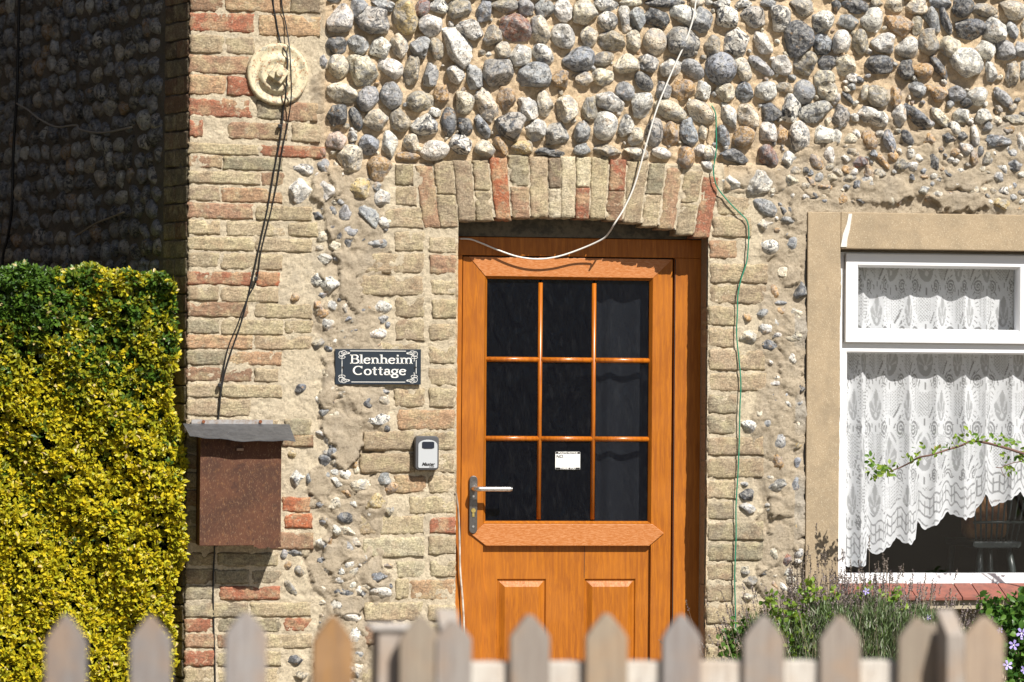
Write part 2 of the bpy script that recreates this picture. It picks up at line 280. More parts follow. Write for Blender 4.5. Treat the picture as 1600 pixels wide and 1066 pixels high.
# ---- traced positions of the stones: tile origin and zoom, then cx,cy,width,height,turn(clockwise),colour ----
FLINTS = """
@500,0,8
165,5,150,60,0,G
250,240,310,370,15,W
470,95,230,210,-35,G
790,60,290,130,15,G
655,250,440,330,12,g
1060,205,300,420,0,Y
1280,110,190,240,20,R
1480,75,240,180,25,M
1380,320,310,270,-10,W
205,565,270,210,0,D
475,555,260,210,15,G
745,585,260,290,0,W
990,580,210,300,0,C
1235,590,230,260,10,G
1455,610,180,280,-10,T
225,830,240,290,-10,C
530,870,320,390,-20,C
860,850,350,220,15,W
1150,870,210,380,5,T
1385,930,180,290,5,G
35,760,110,180,0,G
@700,0,8
140,110,290,270,-20,T
455,140,200,280,10,B
700,80,350,160,-8,T
960,90,220,190,30,G
270,370,340,250,32,M
550,450,230,260,0,T
840,350,390,330,15,R
1150,370,260,370,-20,C
1200,130,230,230,10,G
1440,140,240,290,0,W
110,560,310,560,-35,W
680,640,210,210,15,C
910,690,280,280,0,W
1190,680,290,220,25,M
1430,450,290,300,0,W
90,940,220,230,0,W
320,950,200,320,-15,G
620,890,370,400,-20,g
1070,960,430,340,-15,G
1390,990,220,220,0,O
@900,0,8
120,160,330,300,0,C
370,60,310,180,0,M
690,25,290,110,0,C
1110,35,480,110,0,D
1520,30,200,90,0,C
600,230,145,350,0,W
390,265,240,230,0,M
765,240,200,280,0,G
1010,235,330,220,25,D
1330,190,370,240,18,W
1570,250,250,360,10,G
160,460,220,260,0,C
440,510,320,240,5,T
705,520,190,290,0,C
985,525,280,320,0,C
1330,530,420,370,20,g
30,740,400,310,0,B
340,740,250,170,-8,T
630,800,310,240,5,C
900,790,290,220,30,M
1190,840,280,250,10,W
1460,870,320,220,20,G
330,960,280,220,-10,C
100,990,230,170,-15,C
850,1020,190,270,-30,D
@1100,0,8
60,25,90,80,0,W
220,50,230,110,0,M
490,50,220,110,0,M
800,35,190,100,0,G
1220,95,290,220,0,C
290,210,280,270,10,M
615,215,330,260,10,g
940,230,290,330,15,M
1460,270,290,290,15,M
390,510,320,390,0,M
720,530,190,350,-35,W
1150,470,410,490,10,D
1470,560,250,280,0,B
90,600,210,310,0,T
200,860,370,400,0,B
490,860,190,340,-30,C
715,825,370,150,35,G
970,820,240,250,0,W
1270,800,300,280,-25,T
1530,810,220,210,0,D
1500,1010,260,250,0,C
@1300,0,8
50,70,110,140,0,D
280,80,330,180,15,D
560,40,160,110,0,T
780,60,240,190,0,C
1060,90,290,190,0,C
1350,45,280,120,10,B
190,265,270,200,10,G
490,240,280,310,0,W
820,310,360,240,30,O
1055,310,150,280,5,T
1260,260,170,330,-30,G
1420,260,120,360,-18,D
120,530,240,300,0,W
350,530,220,300,0,T
630,540,300,250,0,W
930,590,290,260,0,W
1200,520,260,340,-5,T
160,820,260,260,10,C
590,810,360,230,0,D
920,870,200,250,0,D
1130,880,270,200,15,O
1340,850,120,370,-38,D
@1400,0,8
830,90,260,250,0,D
1110,130,330,170,0,T
1450,130,330,240,5,C
920,370,380,260,10,D
1240,390,300,290,15,W
1450,380,140,230,-15,G
1595,350,70,200,0,C
680,590,280,280,-15,C
880,790,420,350,10,W
1110,640,260,250,30,W
1370,630,240,250,0,G
1560,620,180,220,0,G
1180,890,140,270,-12,W
1450,930,180,320,0,T
1585,890,100,250,0,G
@500,133,8
280,95,380,230,10,C
600,165,320,260,-40,G
890,140,270,330,0,G
1250,210,350,260,-10,T
1510,110,200,220,0,O
220,370,270,260,0,D
450,420,140,280,-20,D
690,420,300,290,10,C
990,440,230,300,-30,T
1300,500,320,270,10,M
1425,335,160,120,0,W
200,690,250,240,0,P
400,650,130,130,30,M
610,750,260,250,0,B
860,740,220,390,-10,W
1140,730,210,230,0,C
1100,890,280,100,5,O
1430,820,350,240,0,W
380,920,340,330,20,C
725,1050,320,310,20,O
30,850,90,130,0,R
60,1000,110,150,0,G
@700,133,8
10,460,180,340,0,D
190,220,260,270,25,C
480,250,240,420,-30,C
730,180,220,270,0,O
990,290,230,310,-20,W
1220,230,200,320,-8,C
1480,310,290,330,15,C
210,510,170,260,-20,D
430,520,150,300,-35,B
760,500,340,340,15,g
1080,570,270,270,0,W
1340,610,330,340,30,g
150,750,260,270,-30,M
460,800,240,210,20,C
660,750,140,250,-25,O
930,780,300,170,0,Y
1270,840,350,100,5,D
@900,133,8
170,300,190,320,0,T
430,210,380,240,28,M
610,80,230,240,-20,G
1090,60,190,220,0,G
1340,70,280,260,0,O
1580,60,190,240,0,W
820,260,260,310,0,W
1180,320,420,230,15,C
1560,340,400,250,30,C
80,590,210,250,0,G
360,510,300,340,-10,W
620,510,190,280,0,M
740,650,200,230,0,C
980,600,230,350,20,g
1180,620,190,320,0,O
1400,590,220,350,-12,B
1580,580,110,220,-10,C
70,810,210,140,-12,G
380,820,350,170,12,T
750,860,300,150,5,C
1070,850,240,140,5,W
1370,910,220,270,-12,O
1540,820,160,150,0,W
1640,1010,170,110,22,W
@1100,133,8
260,90,260,230,0,C
500,90,200,250,0,B
770,80,280,230,-15,W
1010,30,220,130,0,T
1240,90,270,290,10,G
1540,60,250,270,0,C
310,390,200,370,-28,W
540,390,240,320,-22,C
820,340,270,260,20,D
1080,280,230,360,8,M
1390,340,430,240,-18,g
240,640,160,260,-30,B
490,650,280,260,0,O
800,600,210,290,-12,W
980,620,125,250,0,O
1200,640,270,370,-18,M
1510,630,250,280,0,W
380,890,350,170,22,D
800,900,240,310,-22,R
1050,920,210,230,0,W
1400,970,260,160,38,O
1570,890,170,220,0,W
60,850,210,190,0,C
@1100,240,8
330,380,250,220,0,W
670,370,330,330,0,W
1070,350,220,200,0,C
770,680,340,180,25,G
740,880,240,180,0,C
1060,840,200,140,28,G
1330,350,150,90,28,O
1500,410,190,100,10,O
1060,710,80,80,0,D
1325,240,80,90,0,B
@1300,133,8
40,170,120,150,0,W
200,150,180,75,48,D
560,150,310,250,32,T
410,90,100,200,10,C
800,140,160,250,-10,O
1060,50,230,170,25,G
1320,100,230,220,0,O
110,380,210,270,10,g
520,400,420,200,20,M
830,380,190,280,-10,W
1050,390,400,160,44,D
1350,400,300,130,48,C
50,630,130,230,0,W
230,680,180,140,0,C
470,700,170,260,-22,O
710,720,150,300,-10,B
940,660,130,220,-30,D
1210,680,170,210,0,O
1440,650,220,170,22,D
330,970,240,150,10,R
640,960,230,80,48,O
990,860,120,150,0,M
1090,920,140,110,15,M
1010,1020,220,120,0,W
1260,940,140,270,-10,D
1540,840,110,90,0,O
@1400,133,8
750,110,220,200,-30,G
1010,130,250,240,20,W
1350,170,300,140,45,G
820,380,230,180,12,M
1110,400,220,190,10,W
1140,520,130,130,0,G
1480,440,290,150,12,T
830,640,150,120,0,D
990,640,110,270,-15,W
1280,700,320,170,-6,B
1560,740,160,330,-12,W
970,900,140,200,-20,O
1140,940,150,210,20,T
1460,1000,230,190,0,B
1050,830,85,130,0,G
@1300,240,5.333
300,240,125,110,0,W
540,270,130,90,30,D
760,300,120,90,-15,M
1290,355,45,48,0,D
1400,420,140,130,-25,Y
480,385,100,110,0,C
1560,460,90,38,5,O
@430,240,8
320,200,310,150,10,M
600,180,150,170,0,G
310,460,310,320,20,W
600,430,290,320,15,W
1010,450,340,320,10,Y
1330,550,220,280,0,W
860,750,180,240,5,G
1170,790,240,330,-20,G
960,965,240,190,-20,G
720,740,100,180,-20,D
@430,373,8
750,90,180,140,0,C
1280,70,270,120,-12,G
600,240,200,160,0,W
840,250,280,100,8,G
710,560,290,280,0,W
240,740,120,100,0,O
1320,860,240,150,10,W
1340,1010,180,100,0,G
870,880,120,130,0,C
620,1030,140,120,0,W
@250,500,2.842
745,25,60,60,0,W
855,50,70,32,-20,D
957,60,100,55,6,W
620,305,55,38,-15,D
905,372,82,66,-5,D
992,360,58,60,0,C
895,318,58,22,0,T
985,318,60,22,8,G
820,335,85,55,22,T
@440,640,6.66
965,105,320,150,0,M
560,45,90,70,0,C
455,305,70,165,-18,C
605,320,105,130,-15,W
115,460,110,80,10,Y
770,325,40,35,0,T
545,545,120,115,0,T
655,690,145,130,10,W
765,585,40,80,0,O
150,700,190,240,10,M
290,720,90,120,0,G
825,790,255,155,0,C
1065,730,155,130,0,G
680,870,130,70,35,O
730,980,110,90,10,W
970,960,240,190,0,Y
400,985,95,90,0,G
@440,800,6.66
660,60,165,120,0,D
435,95,100,75,15,G
680,205,190,110,20,C
475,380,70,140,-25,B
470,490,130,50,0,G
695,385,130,190,-30,G
130,430,140,75,0,D
20,440,70,100,0,G
60,560,90,80,0,O
185,620,100,120,0,T
85,790,90,170,-30,T
740,640,105,140,10,C
585,710,160,80,0,W
640,840,215,100,5,D
1000,650,260,190,0,B
1040,830,240,130,0,W
1105,555,100,40,12,O
@250,780,3.2
955,590,95,48,0,W
975,680,90,110,0,W
675,800,75,58,10,D
980,770,62,64,0,G
985,850,70,80,0,C
700,880,90,60,0,T
@1050,300,2.667
405,230,80,70,0,M
495,215,60,70,0,G
460,335,70,48,0,C
425,415,38,68,-10,O
535,412,58,72,0,D
445,462,60,18,5,G
505,505,70,65,0,C
505,597,90,62,-15,C
310,525,40,30,10,O
375,505,50,40,0,G
395,570,75,52,0,W
320,610,75,68,0,C
435,545,33,50,0,W
410,640,72,52,0,D
495,695,38,58,-20,W
@1140,640,6.66
295,40,120,110,0,C
210,180,190,150,0,W
380,140,110,110,0,G
540,110,110,190,-20,C
705,140,75,180,0,C
510,330,160,210,-10,G
695,360,95,130,-10,Y
500,555,140,210,0,O
700,555,85,115,8,B
680,780,110,190,20,B
490,810,210,170,0,g
170,890,155,125,0,D
145,780,90,50,0,G
420,710,120,60,0,C
180,1030,170,110,0,W
400,1000,70,60,0,W
710,1000,80,60,0,C
@1050,650,3.046
515,455,45,28,0,W
590,525,34,70,-38,Y
600,650,52,60,0,W
480,660,66,72,0,C
540,690,56,62,0,R
550,745,48,40,0,W
430,740,68,36,0,D
370,790,88,50,-15,T
480,850,48,58,0,G
345,735,50,40,0,C
360,860,80,48,0,C
420,800,50,45,0,T
"""
# ---- bricks: x0,x1,ytop,ybottom (at x0), slope, colour; k under the post box paints in its shadow ----
BRICKS_L = """
302,349,-12,18,.02,b
353,452,-10,18,.02,p
454,499,-6,21,.02,k
302,397,20,50,.02,r
405,500,24,56,.02,p
301,348,55,83,.03,t
352,398,57,85,.03,t
301,387,86,114,.03,q
301,352,118,148,.03,p
355,396,121,150,.03,r
301,396,154,183,.02,r
401,441,158,186,.02,o
442,495,161,190,.02,q
301,316,188,214,.02,r
357,448,191,217,.03,b
456,500,193,222,.02,y
302,404,223,240,.03,y
408,508,227,245,.03,r
300,346,242,262,.03,q
350,441,245,265,.03,o
299,406,267,286,.03,y
408,443,269,291,.02,b
299,343,291,314,.02,t
346,441,293,316,.02,p
299,395,317,341,.02,q
400,486,322,344,.02,y
298,343,344,366,.02,y
355,447,346,369,.02,y
450,496,348,370,.02,y
298,397,370,391,.02,y
400,486,373,393,.02,y
297,341,394,418,.02,y
345,440,396,421,.02,y
296,391,424,445,.01,r
400,436,426,448,.02,R
296,340,448,470,.01,t
346,434,449,472,.01,t
296,386,472,495,.01,b
398,487,474,497,.02,y
296,342,499,521,.01,o
346,441,500,523,.01,y
445,488,501,521,.01,t
297,393,524,545,.01,p
398,487,525,546,.01,t
296,351,548,570,.01,o
355,440,549,571,.01,p
297,393,574,596,.01,b
398,436,576,597,.01,t
297,343,600,621,.01,t
347,440,601,621,.01,y
296,338,624,650,.01,t
342,390,625,651,.01,t
445,485,655,681,.01,o
440,489,680,698,.01,b
296,338,655,678,.01,t
342,436,656,679,.01,y
296,390,683,706,.01,o
296,340,710,733,.01,b
344,437,711,735,.01,t
296,390,738,762,.01,y
394,437,739,762,.01,o
296,340,767,790,.01,b
344,437,768,791,.01,t
296,390,795,819,.01,o
296,340,823,848,.01,t
344,420,824,849,.01,b
441,484,777,800,.01,R
444,487,803,825,.01,R
424,489,832,858,.01,b
294,336,863,883,.01,k
341,434,863,884,.01,o
294,333,889,912,.01,k
336,388,890,912,.01,o
392,438,891,912,.01,o
293,333,915,938,.01,o
344,437,916,937,.005,r
293,386,942,964,.01,o
392,485,941,963,.01,y
293,334,967,988,.01,r
341,438,966,988,.005,o
443,486,966,987,.005,r
293,335,991,1012,.005,q
340,395,991,1013,.005,b
400,486,991,1013,.005,y
293,334,1017,1041,.005,r
340,438,1018,1041,.005,y
292,336,1044,1068,.005,t
340,434,1044,1068,.005,y
292,386,1072,1096,.005,o
390,486,1072,1096,.005,r
292,334,1100,1124,.005,y
338,434,1100,1124,.005,t
292,386,1128,1152,.005,q
390,486,1128,1152,.005,o
292,334,1156,1180,.005,y
338,434,1156,1180,.005,t
292,386,1184,1208,.005,r
390,486,1184,1208,.005,y
"""
BRICKS_M = """
617,645,258,290,0,k
617,650,293,322,0,t
600,660,326,357,0,t
616,662,362,393,0,y
564,662,396,427,0,t
564,662,431,462,0,t
617,662,464,497,0,t
617,662,500,533,0,t
670,712,371,396,0,y
671,712,400,429,0,q
673,712,438,461,0,y
675,712,469,498,0,y
670,712,507,533,0,y
562,655,536,570,0,t
669,711,541,569,0,y
669,711,576,603,0,t
600,652,573,603,0,t
670,711,607,637,0,y
616,662,607,637,0,t
621,711,641,672,0,p
568,646,674,704,0,t
650,711,675,704,0,y
563,648,709,739,0,t
652,711,710,739,0,t
616,665,744,771,0,p
669,711,743,771,0,y
639,711,776,803,0,y
563,662,806,835,0,y
670,711,809,834,0,r
567,662,840,871,0,c
669,711,839,867,0,y
619,663,877,903,0,c
672,711,877,902,0,y
617,638,906,937,0,y
641,711,905,938,0,p
569,660,941,970,0,y
668,711,946,970,0,y
567,662,977,1006,0,q
668,711,976,1006,0,t
617,662,1011,1040,0,y
668,711,1011,1040,0,t
565,640,1045,1074,0,t
645,711,1045,1074,0,y
617,662,1079,1108,0,y
668,711,1079,1108,0,t
565,640,1113,1142,0,t
645,711,1113,1142,0,y
617,662,1147,1176,0,y
668,711,1147,1176,0,t
565,640,1181,1208,0,t
645,711,1181,1208,0,y
"""
BRICKS_R = """
1119,1174,307,337,0,t
1113,1174,340,371,0,t
1108,1151,377,405,-.03,q
1108,1200,412,443,0,t
1107,1198,446,476,0,t
1106,1150,479,509,0,t
1106,1149,513,543,0,t
1106,1196,547,579,0,t
1106,1198,583,612,0,t
1105,1150,617,647,0,o
1105,1148,650,679,0,o
1104,1194,683,712,0,t
1104,1194,716,747,0,t
1104,1150,751,780,0,t
1104,1147,784,812,0,o
1104,1194,816,845,0,o
1104,1194,849,877,0,o
1103,1150,881,908,0,t
1103,1148,913,941,0,t
1102,1191,945,975,0,t
1102,1148,979,1008,0,t
1102,1191,1012,1041,0,t
1102,1148,1045,1074,0,t
1102,1191,1079,1108,0,o
1102,1148,1113,1142,0,t
1102,1191,1147,1176,0,t
1102,1148,1180,1207,0,t
"""
# arch: xtl,xtr,ytop,xbl,xbr,ybot,split(0=none),colour,colour2  in zoom coordinates (600,200; 2.667)
ARCH = """
128,200,158,163,235,417,0,q,q
204,285,140,232,306,412,278,t,t
286,362,138,312,380,388,0,t,t
367,432,138,385,454,386,262,t,t
436,510,128,463,527,382,0,R,R
517,599,116,534,606,376,245,o,q
605,680,122,609,683,374,0,t,t
683,734,128,686,734,374,252,k,c
736,796,121,738,793,374,0,c,c
801,859,125,796,852,378,250,c,r
865,935,125,856,919,379,0,y,y
945,1010,134,922,992,386,264,r,b
1014,1100,140,996,1067,397,0,t,t
1105,1172,150,1070,1137,411,279,o,y
1176,1247,170,1141,1206,422,0,q,q
1251,1327,184,1212,1287,446,314,t,t
1330,1397,204,1287,1352,459,0,r,r
"""
# ================================================================== stones
COL = dict(W=((.90,.86,.78),.4), C=((.82,.72,.54),.45), G=((.40,.41,.42),.6), g=((.46,.43,.38),.95), D=((.045,.05,.06),.3), B=((.30,.33,.38),.9),
           M=((.84,.80,.72),1.0), O=((.50,.30,.12),.15), Y=((.60,.45,.20),.15), T=((.46,.39,.27),.6), R=((.30,.12,.07),.6), P=((.62,.48,.40),.2))
BCOL = dict(r=(.45,.17,.10), R=(.56,.18,.085), q=(.50,.31,.20), p=(.57,.37,.22), t=(.52,.42,.285), y=(.58,.485,.32), o=(.39,.35,.25), k=(.30,.24,.165), b=(.38,.235,.15), c=(.74,.66,.48))
def jcol(c, a=.0, s=.12):
    k = 1 + random.uniform(-s, s); return tuple(max(0, min(1, v * k * (1 + random.uniform(-.02, .02)))) for v in c)
def icosphere(sub):
    import bmesh
    bm = bmesh.new(); bmesh.ops.create_icosphere(bm, subdivisions=sub, radius=1)
    V = np.array([v.co[:] for v in bm.verts]); F = np.array([[v.index for v in f.verts] for f in bm.faces]); bm.free(); return V, F
def wob(V, f, seed):
    r = np.random.default_rng(seed); out = np.zeros(len(V))
    for k in range(7):
        d = r.normal(size=3); d /= np.linalg.norm(d); out += np.sin(V @ d * f * r.uniform(.6, 1.5) + r.uniform(0, 6.28)) / 7 ** .5
    return out
IV4, IF4 = icosphere(4); IV3, IF3 = icosphere(3)
def flint_shape(seed, IV):
    r = np.random.default_rng(seed); V = IV.copy()
    kind = [1, 2, 3, 2, 0, 3, 1, 2][(seed // 5) % 8]
    V = V * (1 + .13 * wob(V, 2.0, seed + 1))[:, None]
    if kind != 0:                                     # split faces and hollows
        for k in range([0, 6, 10, 14][kind]):
            d = r.normal(size=3); d[1] -= .35; d /= np.linalg.norm(d); h = r.uniform(.60, .92)
            t = V @ d; over = np.clip(t - h, 0, None); V = V - d[None] * (over * .9)[:, None]
    V = V * (1 + (.02 if kind == 0 else .04) * wob(V, 6.0, seed + 2))[:, None]
    for k in range([1, 2, 3, 3][kind]):                # scoops where flakes came off
        d = r.normal(size=3); d[1] = -abs(d[1]) - .2; d /= np.linalg.norm(d); q = np.linalg.norm(V - d[None] * r.uniform(1.0, 1.25), axis=1); V = V - d[None] * (np.clip(1 - q / r.uniform(.45, .75), 0, 1) ** .7 * .16)[:, None]
    if kind >= 2:
        V = V * (1 + .022 * wob(V, 17.0, seed + 3) - (.10 if kind == 3 else .0) * np.clip(wob(V, 5.0, seed + 9) - .9, 0, 1))[:, None]
    lo = V.min(0); hi = V.max(0); V = (V - (lo + hi) / 2) / ((hi - lo) / 2)
    V[:, 1] *= .9
    return V
NV = 32
FS = [flint_shape(i * 5 + i % 4, IV4) for i in range(NV)]
FM = [mesh('flint', FS[i], IF4, m_flint, True) for i in range(NV)]
FS3 = [flint_shape(i * 5 + i % 4, IV3) for i in range(NV)]
FM3 = [mesh('flint', FS3[i], IF3, m_flint, True) for i in range(NV)]


def brick_shape(seed, aspect):
    """unit brick, front face towards -y; y is in units of 0.11 m"""
    nx = 26 if aspect > 2 else 15; nz = 10
    xs = np.linspace(-.5, .5, nx); zs = np.linspace(-.5, .5, nz)
    X, Z = np.meshgrid(xs, zs)
    r = np.random.default_rng(seed)
    W = .07 * aspect; H = .07
    n = vnoise(X.shape, 2.2, seed) * .0016 + vnoise(X.shape, 7, seed + 1) * .0022 + vnoise(X.shape, 1, seed + 2) * .0011
    ex = (.5 - np.abs(X)) * W; ez = (.5 - np.abs(Z)) * H
    e = np.minimum(ex, ez)
    rad = .0026 * (1 + .9 * vnoise(X.shape, 3, seed + 3))
    drop = np.clip(1 - e / np.maximum(rad, .001), 0, 1) ** 2 * .0045
    if seed % 3 == 0:                                # a spalled corner or patch
        cx, cz = r.uniform(-.5, .5), r.choice([-.5, .5]); dd = ((X - cx) * aspect) ** 2 + ((Z - cz)) ** 2
        drop = drop + np.clip(1.25 - dd / .16, 0, 1) * .007
    Y = (n + drop) / .11
    # wavy outline
    ox = vnoise(X.shape, 1.6, seed + 4) * .0036 / W; oz = (vnoise(X.shape, 2.0, seed + 5) * .0030 + vnoise(X.shape, 7, seed + 6) * .0018) / H
    Xo = X + np.where(np.abs(X) > .44, ox, 0); Zo = Z + np.where(np.abs(Z) > .36, oz, 0)
    V = np.stack([Xo, Y, Zo], -1).reshape(-1, 3); idx = np.arange(nx * nz).reshape(nz, nx)
    F = [(idx[j, i], idx[j, i + 1], idx[j + 1, i + 1], idx[j + 1, i]) for j in range(nz - 1) for i in range(nx - 1)]
    loop = list(idx[0, :]) + list(idx[1:, -1]) + list(idx[-1, -2::-1]) + list(idx[-2:0:-1, 0])
    B = V[loop].copy(); B[:, 1] = 1.0; n0 = len(V); V = np.vstack([V, B]); m = len(loop)
    F += [(loop[(k + 1) % m], loop[k], n0 + k, n0 + (k + 1) % m) for k in range(m)]
    return V, np.array(F)
BM_S = [mesh('brick', *brick_shape(100 + i, 3.3), m_brick, True) for i in range(9)]
BM_H = [mesh('brick', *brick_shape(200 + i, 1.5), m_brick, True) for i in range(7)]

# ================================================================== the cottage front
xcorner = P(296, 300).x
xL = P(713, 700).x; xR = P(1104, 700).x
wx0 = P(1312, 650).x; wz1 = P(1400, 391).z; wz0 = P(1400, 919).z; wx1 = P(1850, 600).x
XE = P(1990, 600).x; ZT = P(800, -170).z
cottage = empty('cottage', 'old cottage front of flint cobbles and worn brick round an arched doorway', 'house', (xcorner, 0, 0))
def rel(o, par=cottage):   # children of an empty that is only moved
    o.location = Vector(o.location) - Vector(par.location); return o

flints = []
for ln in FLINTS.strip().splitlines():
    if ln[0] == '@':
        a = ln[1:].split(','); ox, oy, sc = float(a[0]), float(a[1]), float(a[2]); continue
    a = ln.split(','); cx, cy, w, h, r = map(float, a[:5])
    flints.append((ox + cx / sc, oy + cy / sc, w / sc, h / sc, r, a[5]))
# rows above and to the right of the picture, so that the wall goes on
keys = list('WCGgDBMOTWCM')
for row in range(6):
    py = -18 - row * 27
    px = 505 + random.uniform(0, 20)
    while px < 1960:
        w = random.uniform(24, 42); flints.append((px + w / 2, py + random.uniform(-4, 4), w, random.uniform(22, 32), random.uniform(-25, 25), random.choice(keys))); px += w + 3
for row in range(11):
    py = 15 + row * 29; px = 1606
    while px < 1960:
        w = random.uniform(24, 40); flints.append((px + w / 2, py + random.uniform(-4, 4), w, random.uniform(20, 32), random.uniform(-25, 25), random.choice(keys))); px += w + 4 + row
for k in range(26):
    flints.append((random.uniform(500, 555), 1045 + k * 6.2, random.uniform(12, 26), random.uniform(12, 24), random.uniform(-30, 30), random.choice(keys)))
    flints.append((random.uniform(1205, 1262), 905 + k * 11.5, random.uniform(10, 24), random.uniform(12, 24), random.uniform(-30, 30), random.choice(keys)))
for k in range(40):
    flints.append((random.uniform(1300, 1900), random.uniform(960, 1190), random.uniform(22, 36), random.uniform(20, 30), random.uniform(-30, 30), random.choice(keys)))
# small chips pressed into the mortar between the cobbles
big = np.array([[f[0], f[1], (f[2] + f[3]) / 4] for f in flints])
chips = []
tries = 0
while len(chips) < 90 and tries < 30000:
    tries += 1; x = random.uniform(505, 1600); y = random.uniform(0, 330)
    if 590 < x < 1180 and y > 238: continue
    if x > 1230 and y > 120 and random.random() < .8: continue
    r = random.uniform(2.2, 5)
    if np.min(np.hypot(big[:, 0] - x, big[:, 1] - y) - big[:, 2]) > r * .25:
        chips.append((x, y, r * 2.2, r * 1.8, random.uniform(-60, 60), random.choice('WCTCOWCG'))); big = np.vstack([big, [x, y, r]])

tries = 0; nb_ = 0
while nb_ < 270 and tries < 30000:      # rubble showing through the smeared columns
    tries += 1
    if random.random() < .42: x = random.uniform(494, 612); y = random.uniform(262, 1190)
    elif random.random() < .3: x = random.uniform(1196, 1256); y = random.uniform(320, 1190)
    else: x = random.uniform(1200, 1600); y = random.uniform(120, 318)
    if x < 490 and (y < 380): continue
    if 556 < x and y > 390 and (y < 465 or 672 < y < 742 or 803 < y < 874 or y > 930): continue
    if 524 < x < 660 and 540 < y < 606: continue
    r = random.uniform(3, 10)
    if np.min(np.hypot(big[:, 0] - x, big[:, 1] - y) - big[:, 2]) > r * .5:
        chips.append((x, y, r * 2.4, r * 1.8, random.uniform(-60, 60), random.choice('WCTGDOWCBM'))); big = np.vstack([big, [x, y, r]]); nb_ += 1
def smear(px, py):
    """where the mortar was smeared flush over the stones"""
    a = 1 / (1 + np.exp(-((px - 1300) * .006 + (py - 205) * .05)))
    a = a * (1 / (1 + np.exp(-(px - 1215) / 14)))
    b = (1 / (1 + np.exp(-(py - 262) / 10))) * (1 / (1 + np.exp(-(1270 - px) / 6))) * (1 / (1 + np.exp(-(px - 1140) / 8)))
    c = (1 / (1 + np.exp(-(py - 262) / 9))) * (1 / (1 + np.exp(-(640 - px) / 8)))
    d = 1 / (1 + np.exp((px - 504) / 4))
    return np.clip(np.maximum.reduce([a, b, c, d]), 0, 1)
def place(fl, meshes, parent, i):
    px, py, w, h, rot, c = fl
    k = float(smear(np.array(px), np.array(py)))
    p = P(px, py); k = k * (.38 if (px > 1180 and py < 330) else .5); g_ = 1.10 + .12 * k; sx, sz = w * S / 2 * g_, h * S / 2 * g_; sy = min(sx, sz) * random.uniform(1.1, 1.35) + .004
    col, al = COL[c]
    o = obj('flint', meshes[i], parent); o.location = (p.x, (1 - k) * sy * .05 + k * (-.018 + .86 * sy), p.z)
    o.rotation_euler = (random.uniform(-.12, .12), math.radians(rot), random.uniform(-.12, .12)); o.scale = (sx, sy, sz)
    cc = jcol(col); o.color = (cc[0], cc[1], cc[2], al * random.uniform(.7, 1.1))
    return o
inview = lambda f: (-20 < f[0] < 1620 and -20 < f[1] < 1040)
order = sorted(range(len(flints)), key=lambda i: -(flints[i][2] * flints[i][3]) * (1 if inview(flints[i]) else .001))
main = set(order[:300])
front = MB()      # solid wall behind the mortar face
T0, T1 = .03, .32
front.box(xcorner, xL - .001, T0, T1, -.05, ZT); front.box(xR + .001, wx0, T0, T1, -.05, ZT)
front.box(xL, xR, T0 + .001, T1 - .001, P(900, 333).z, ZT - .001); front.box(wx0 + .001, wx1, T0 + .001, T1 - .001, wz1, ZT - .001)
front.box(wx0 + .001, wx1, T0 + .001, T1 - .001, -.049, wz0); front.box(wx1 + .001, XE, T0, T1, -.05, ZT)
# mortar face
xs = np.unique(np.round(np.concatenate([np.arange(xcorner, XE, .006), [xcorner, xL, xR]]), 5)); zs = np.arange(-.05, ZT, .006)
X, Z = np.meshgrid(xs, zs); px, py = proj(X, np.zeros_like(X), Z)
sm = smear(px, py)
shape = X.shape
n_big = vnoise(shape, 22, 1); n_mid = vnoise(shape, 7, 2); n_sm = vnoise(shape, 2.7, 3); n_f = vnoise(shape, 1.2, 4)
flz = np.clip((1 - sm), 0, 1) * ((px > 508) & (py < 258))
wobx = vnoise(shape, 16, 51) * 26 + vnoise(shape, 5, 52) * 9
PXW = px + wobx
brk = ((PXW < 496) | ((px > 598) & (px < 1130) & (py > 256 - .0) & (py < 380)) | ((px + wobx * .5 > 600) & (px < 712) & (py > 262)) | ((px > 1104) & (px + wobx * .5 < 1185) & (py > 300)))
Y = -.0052 + n_mid * .0016 + n_sm * .0024 + n_f * .0016
Yf = .010 + n_mid * .006 + n_sm * .0055 + n_f * .0025
tv = vnoise(shape, 26, 61) * 3 + vnoise(shape, 9, 62) * 1.1; tf = np.floor(tv); tt = tv - tf
Ys = -.006 - (tf + np.clip((tt - .88) / .12, 0, 1)) * .0042 + n_mid * .0026 + n_sm * .0024 + n_f * .0016
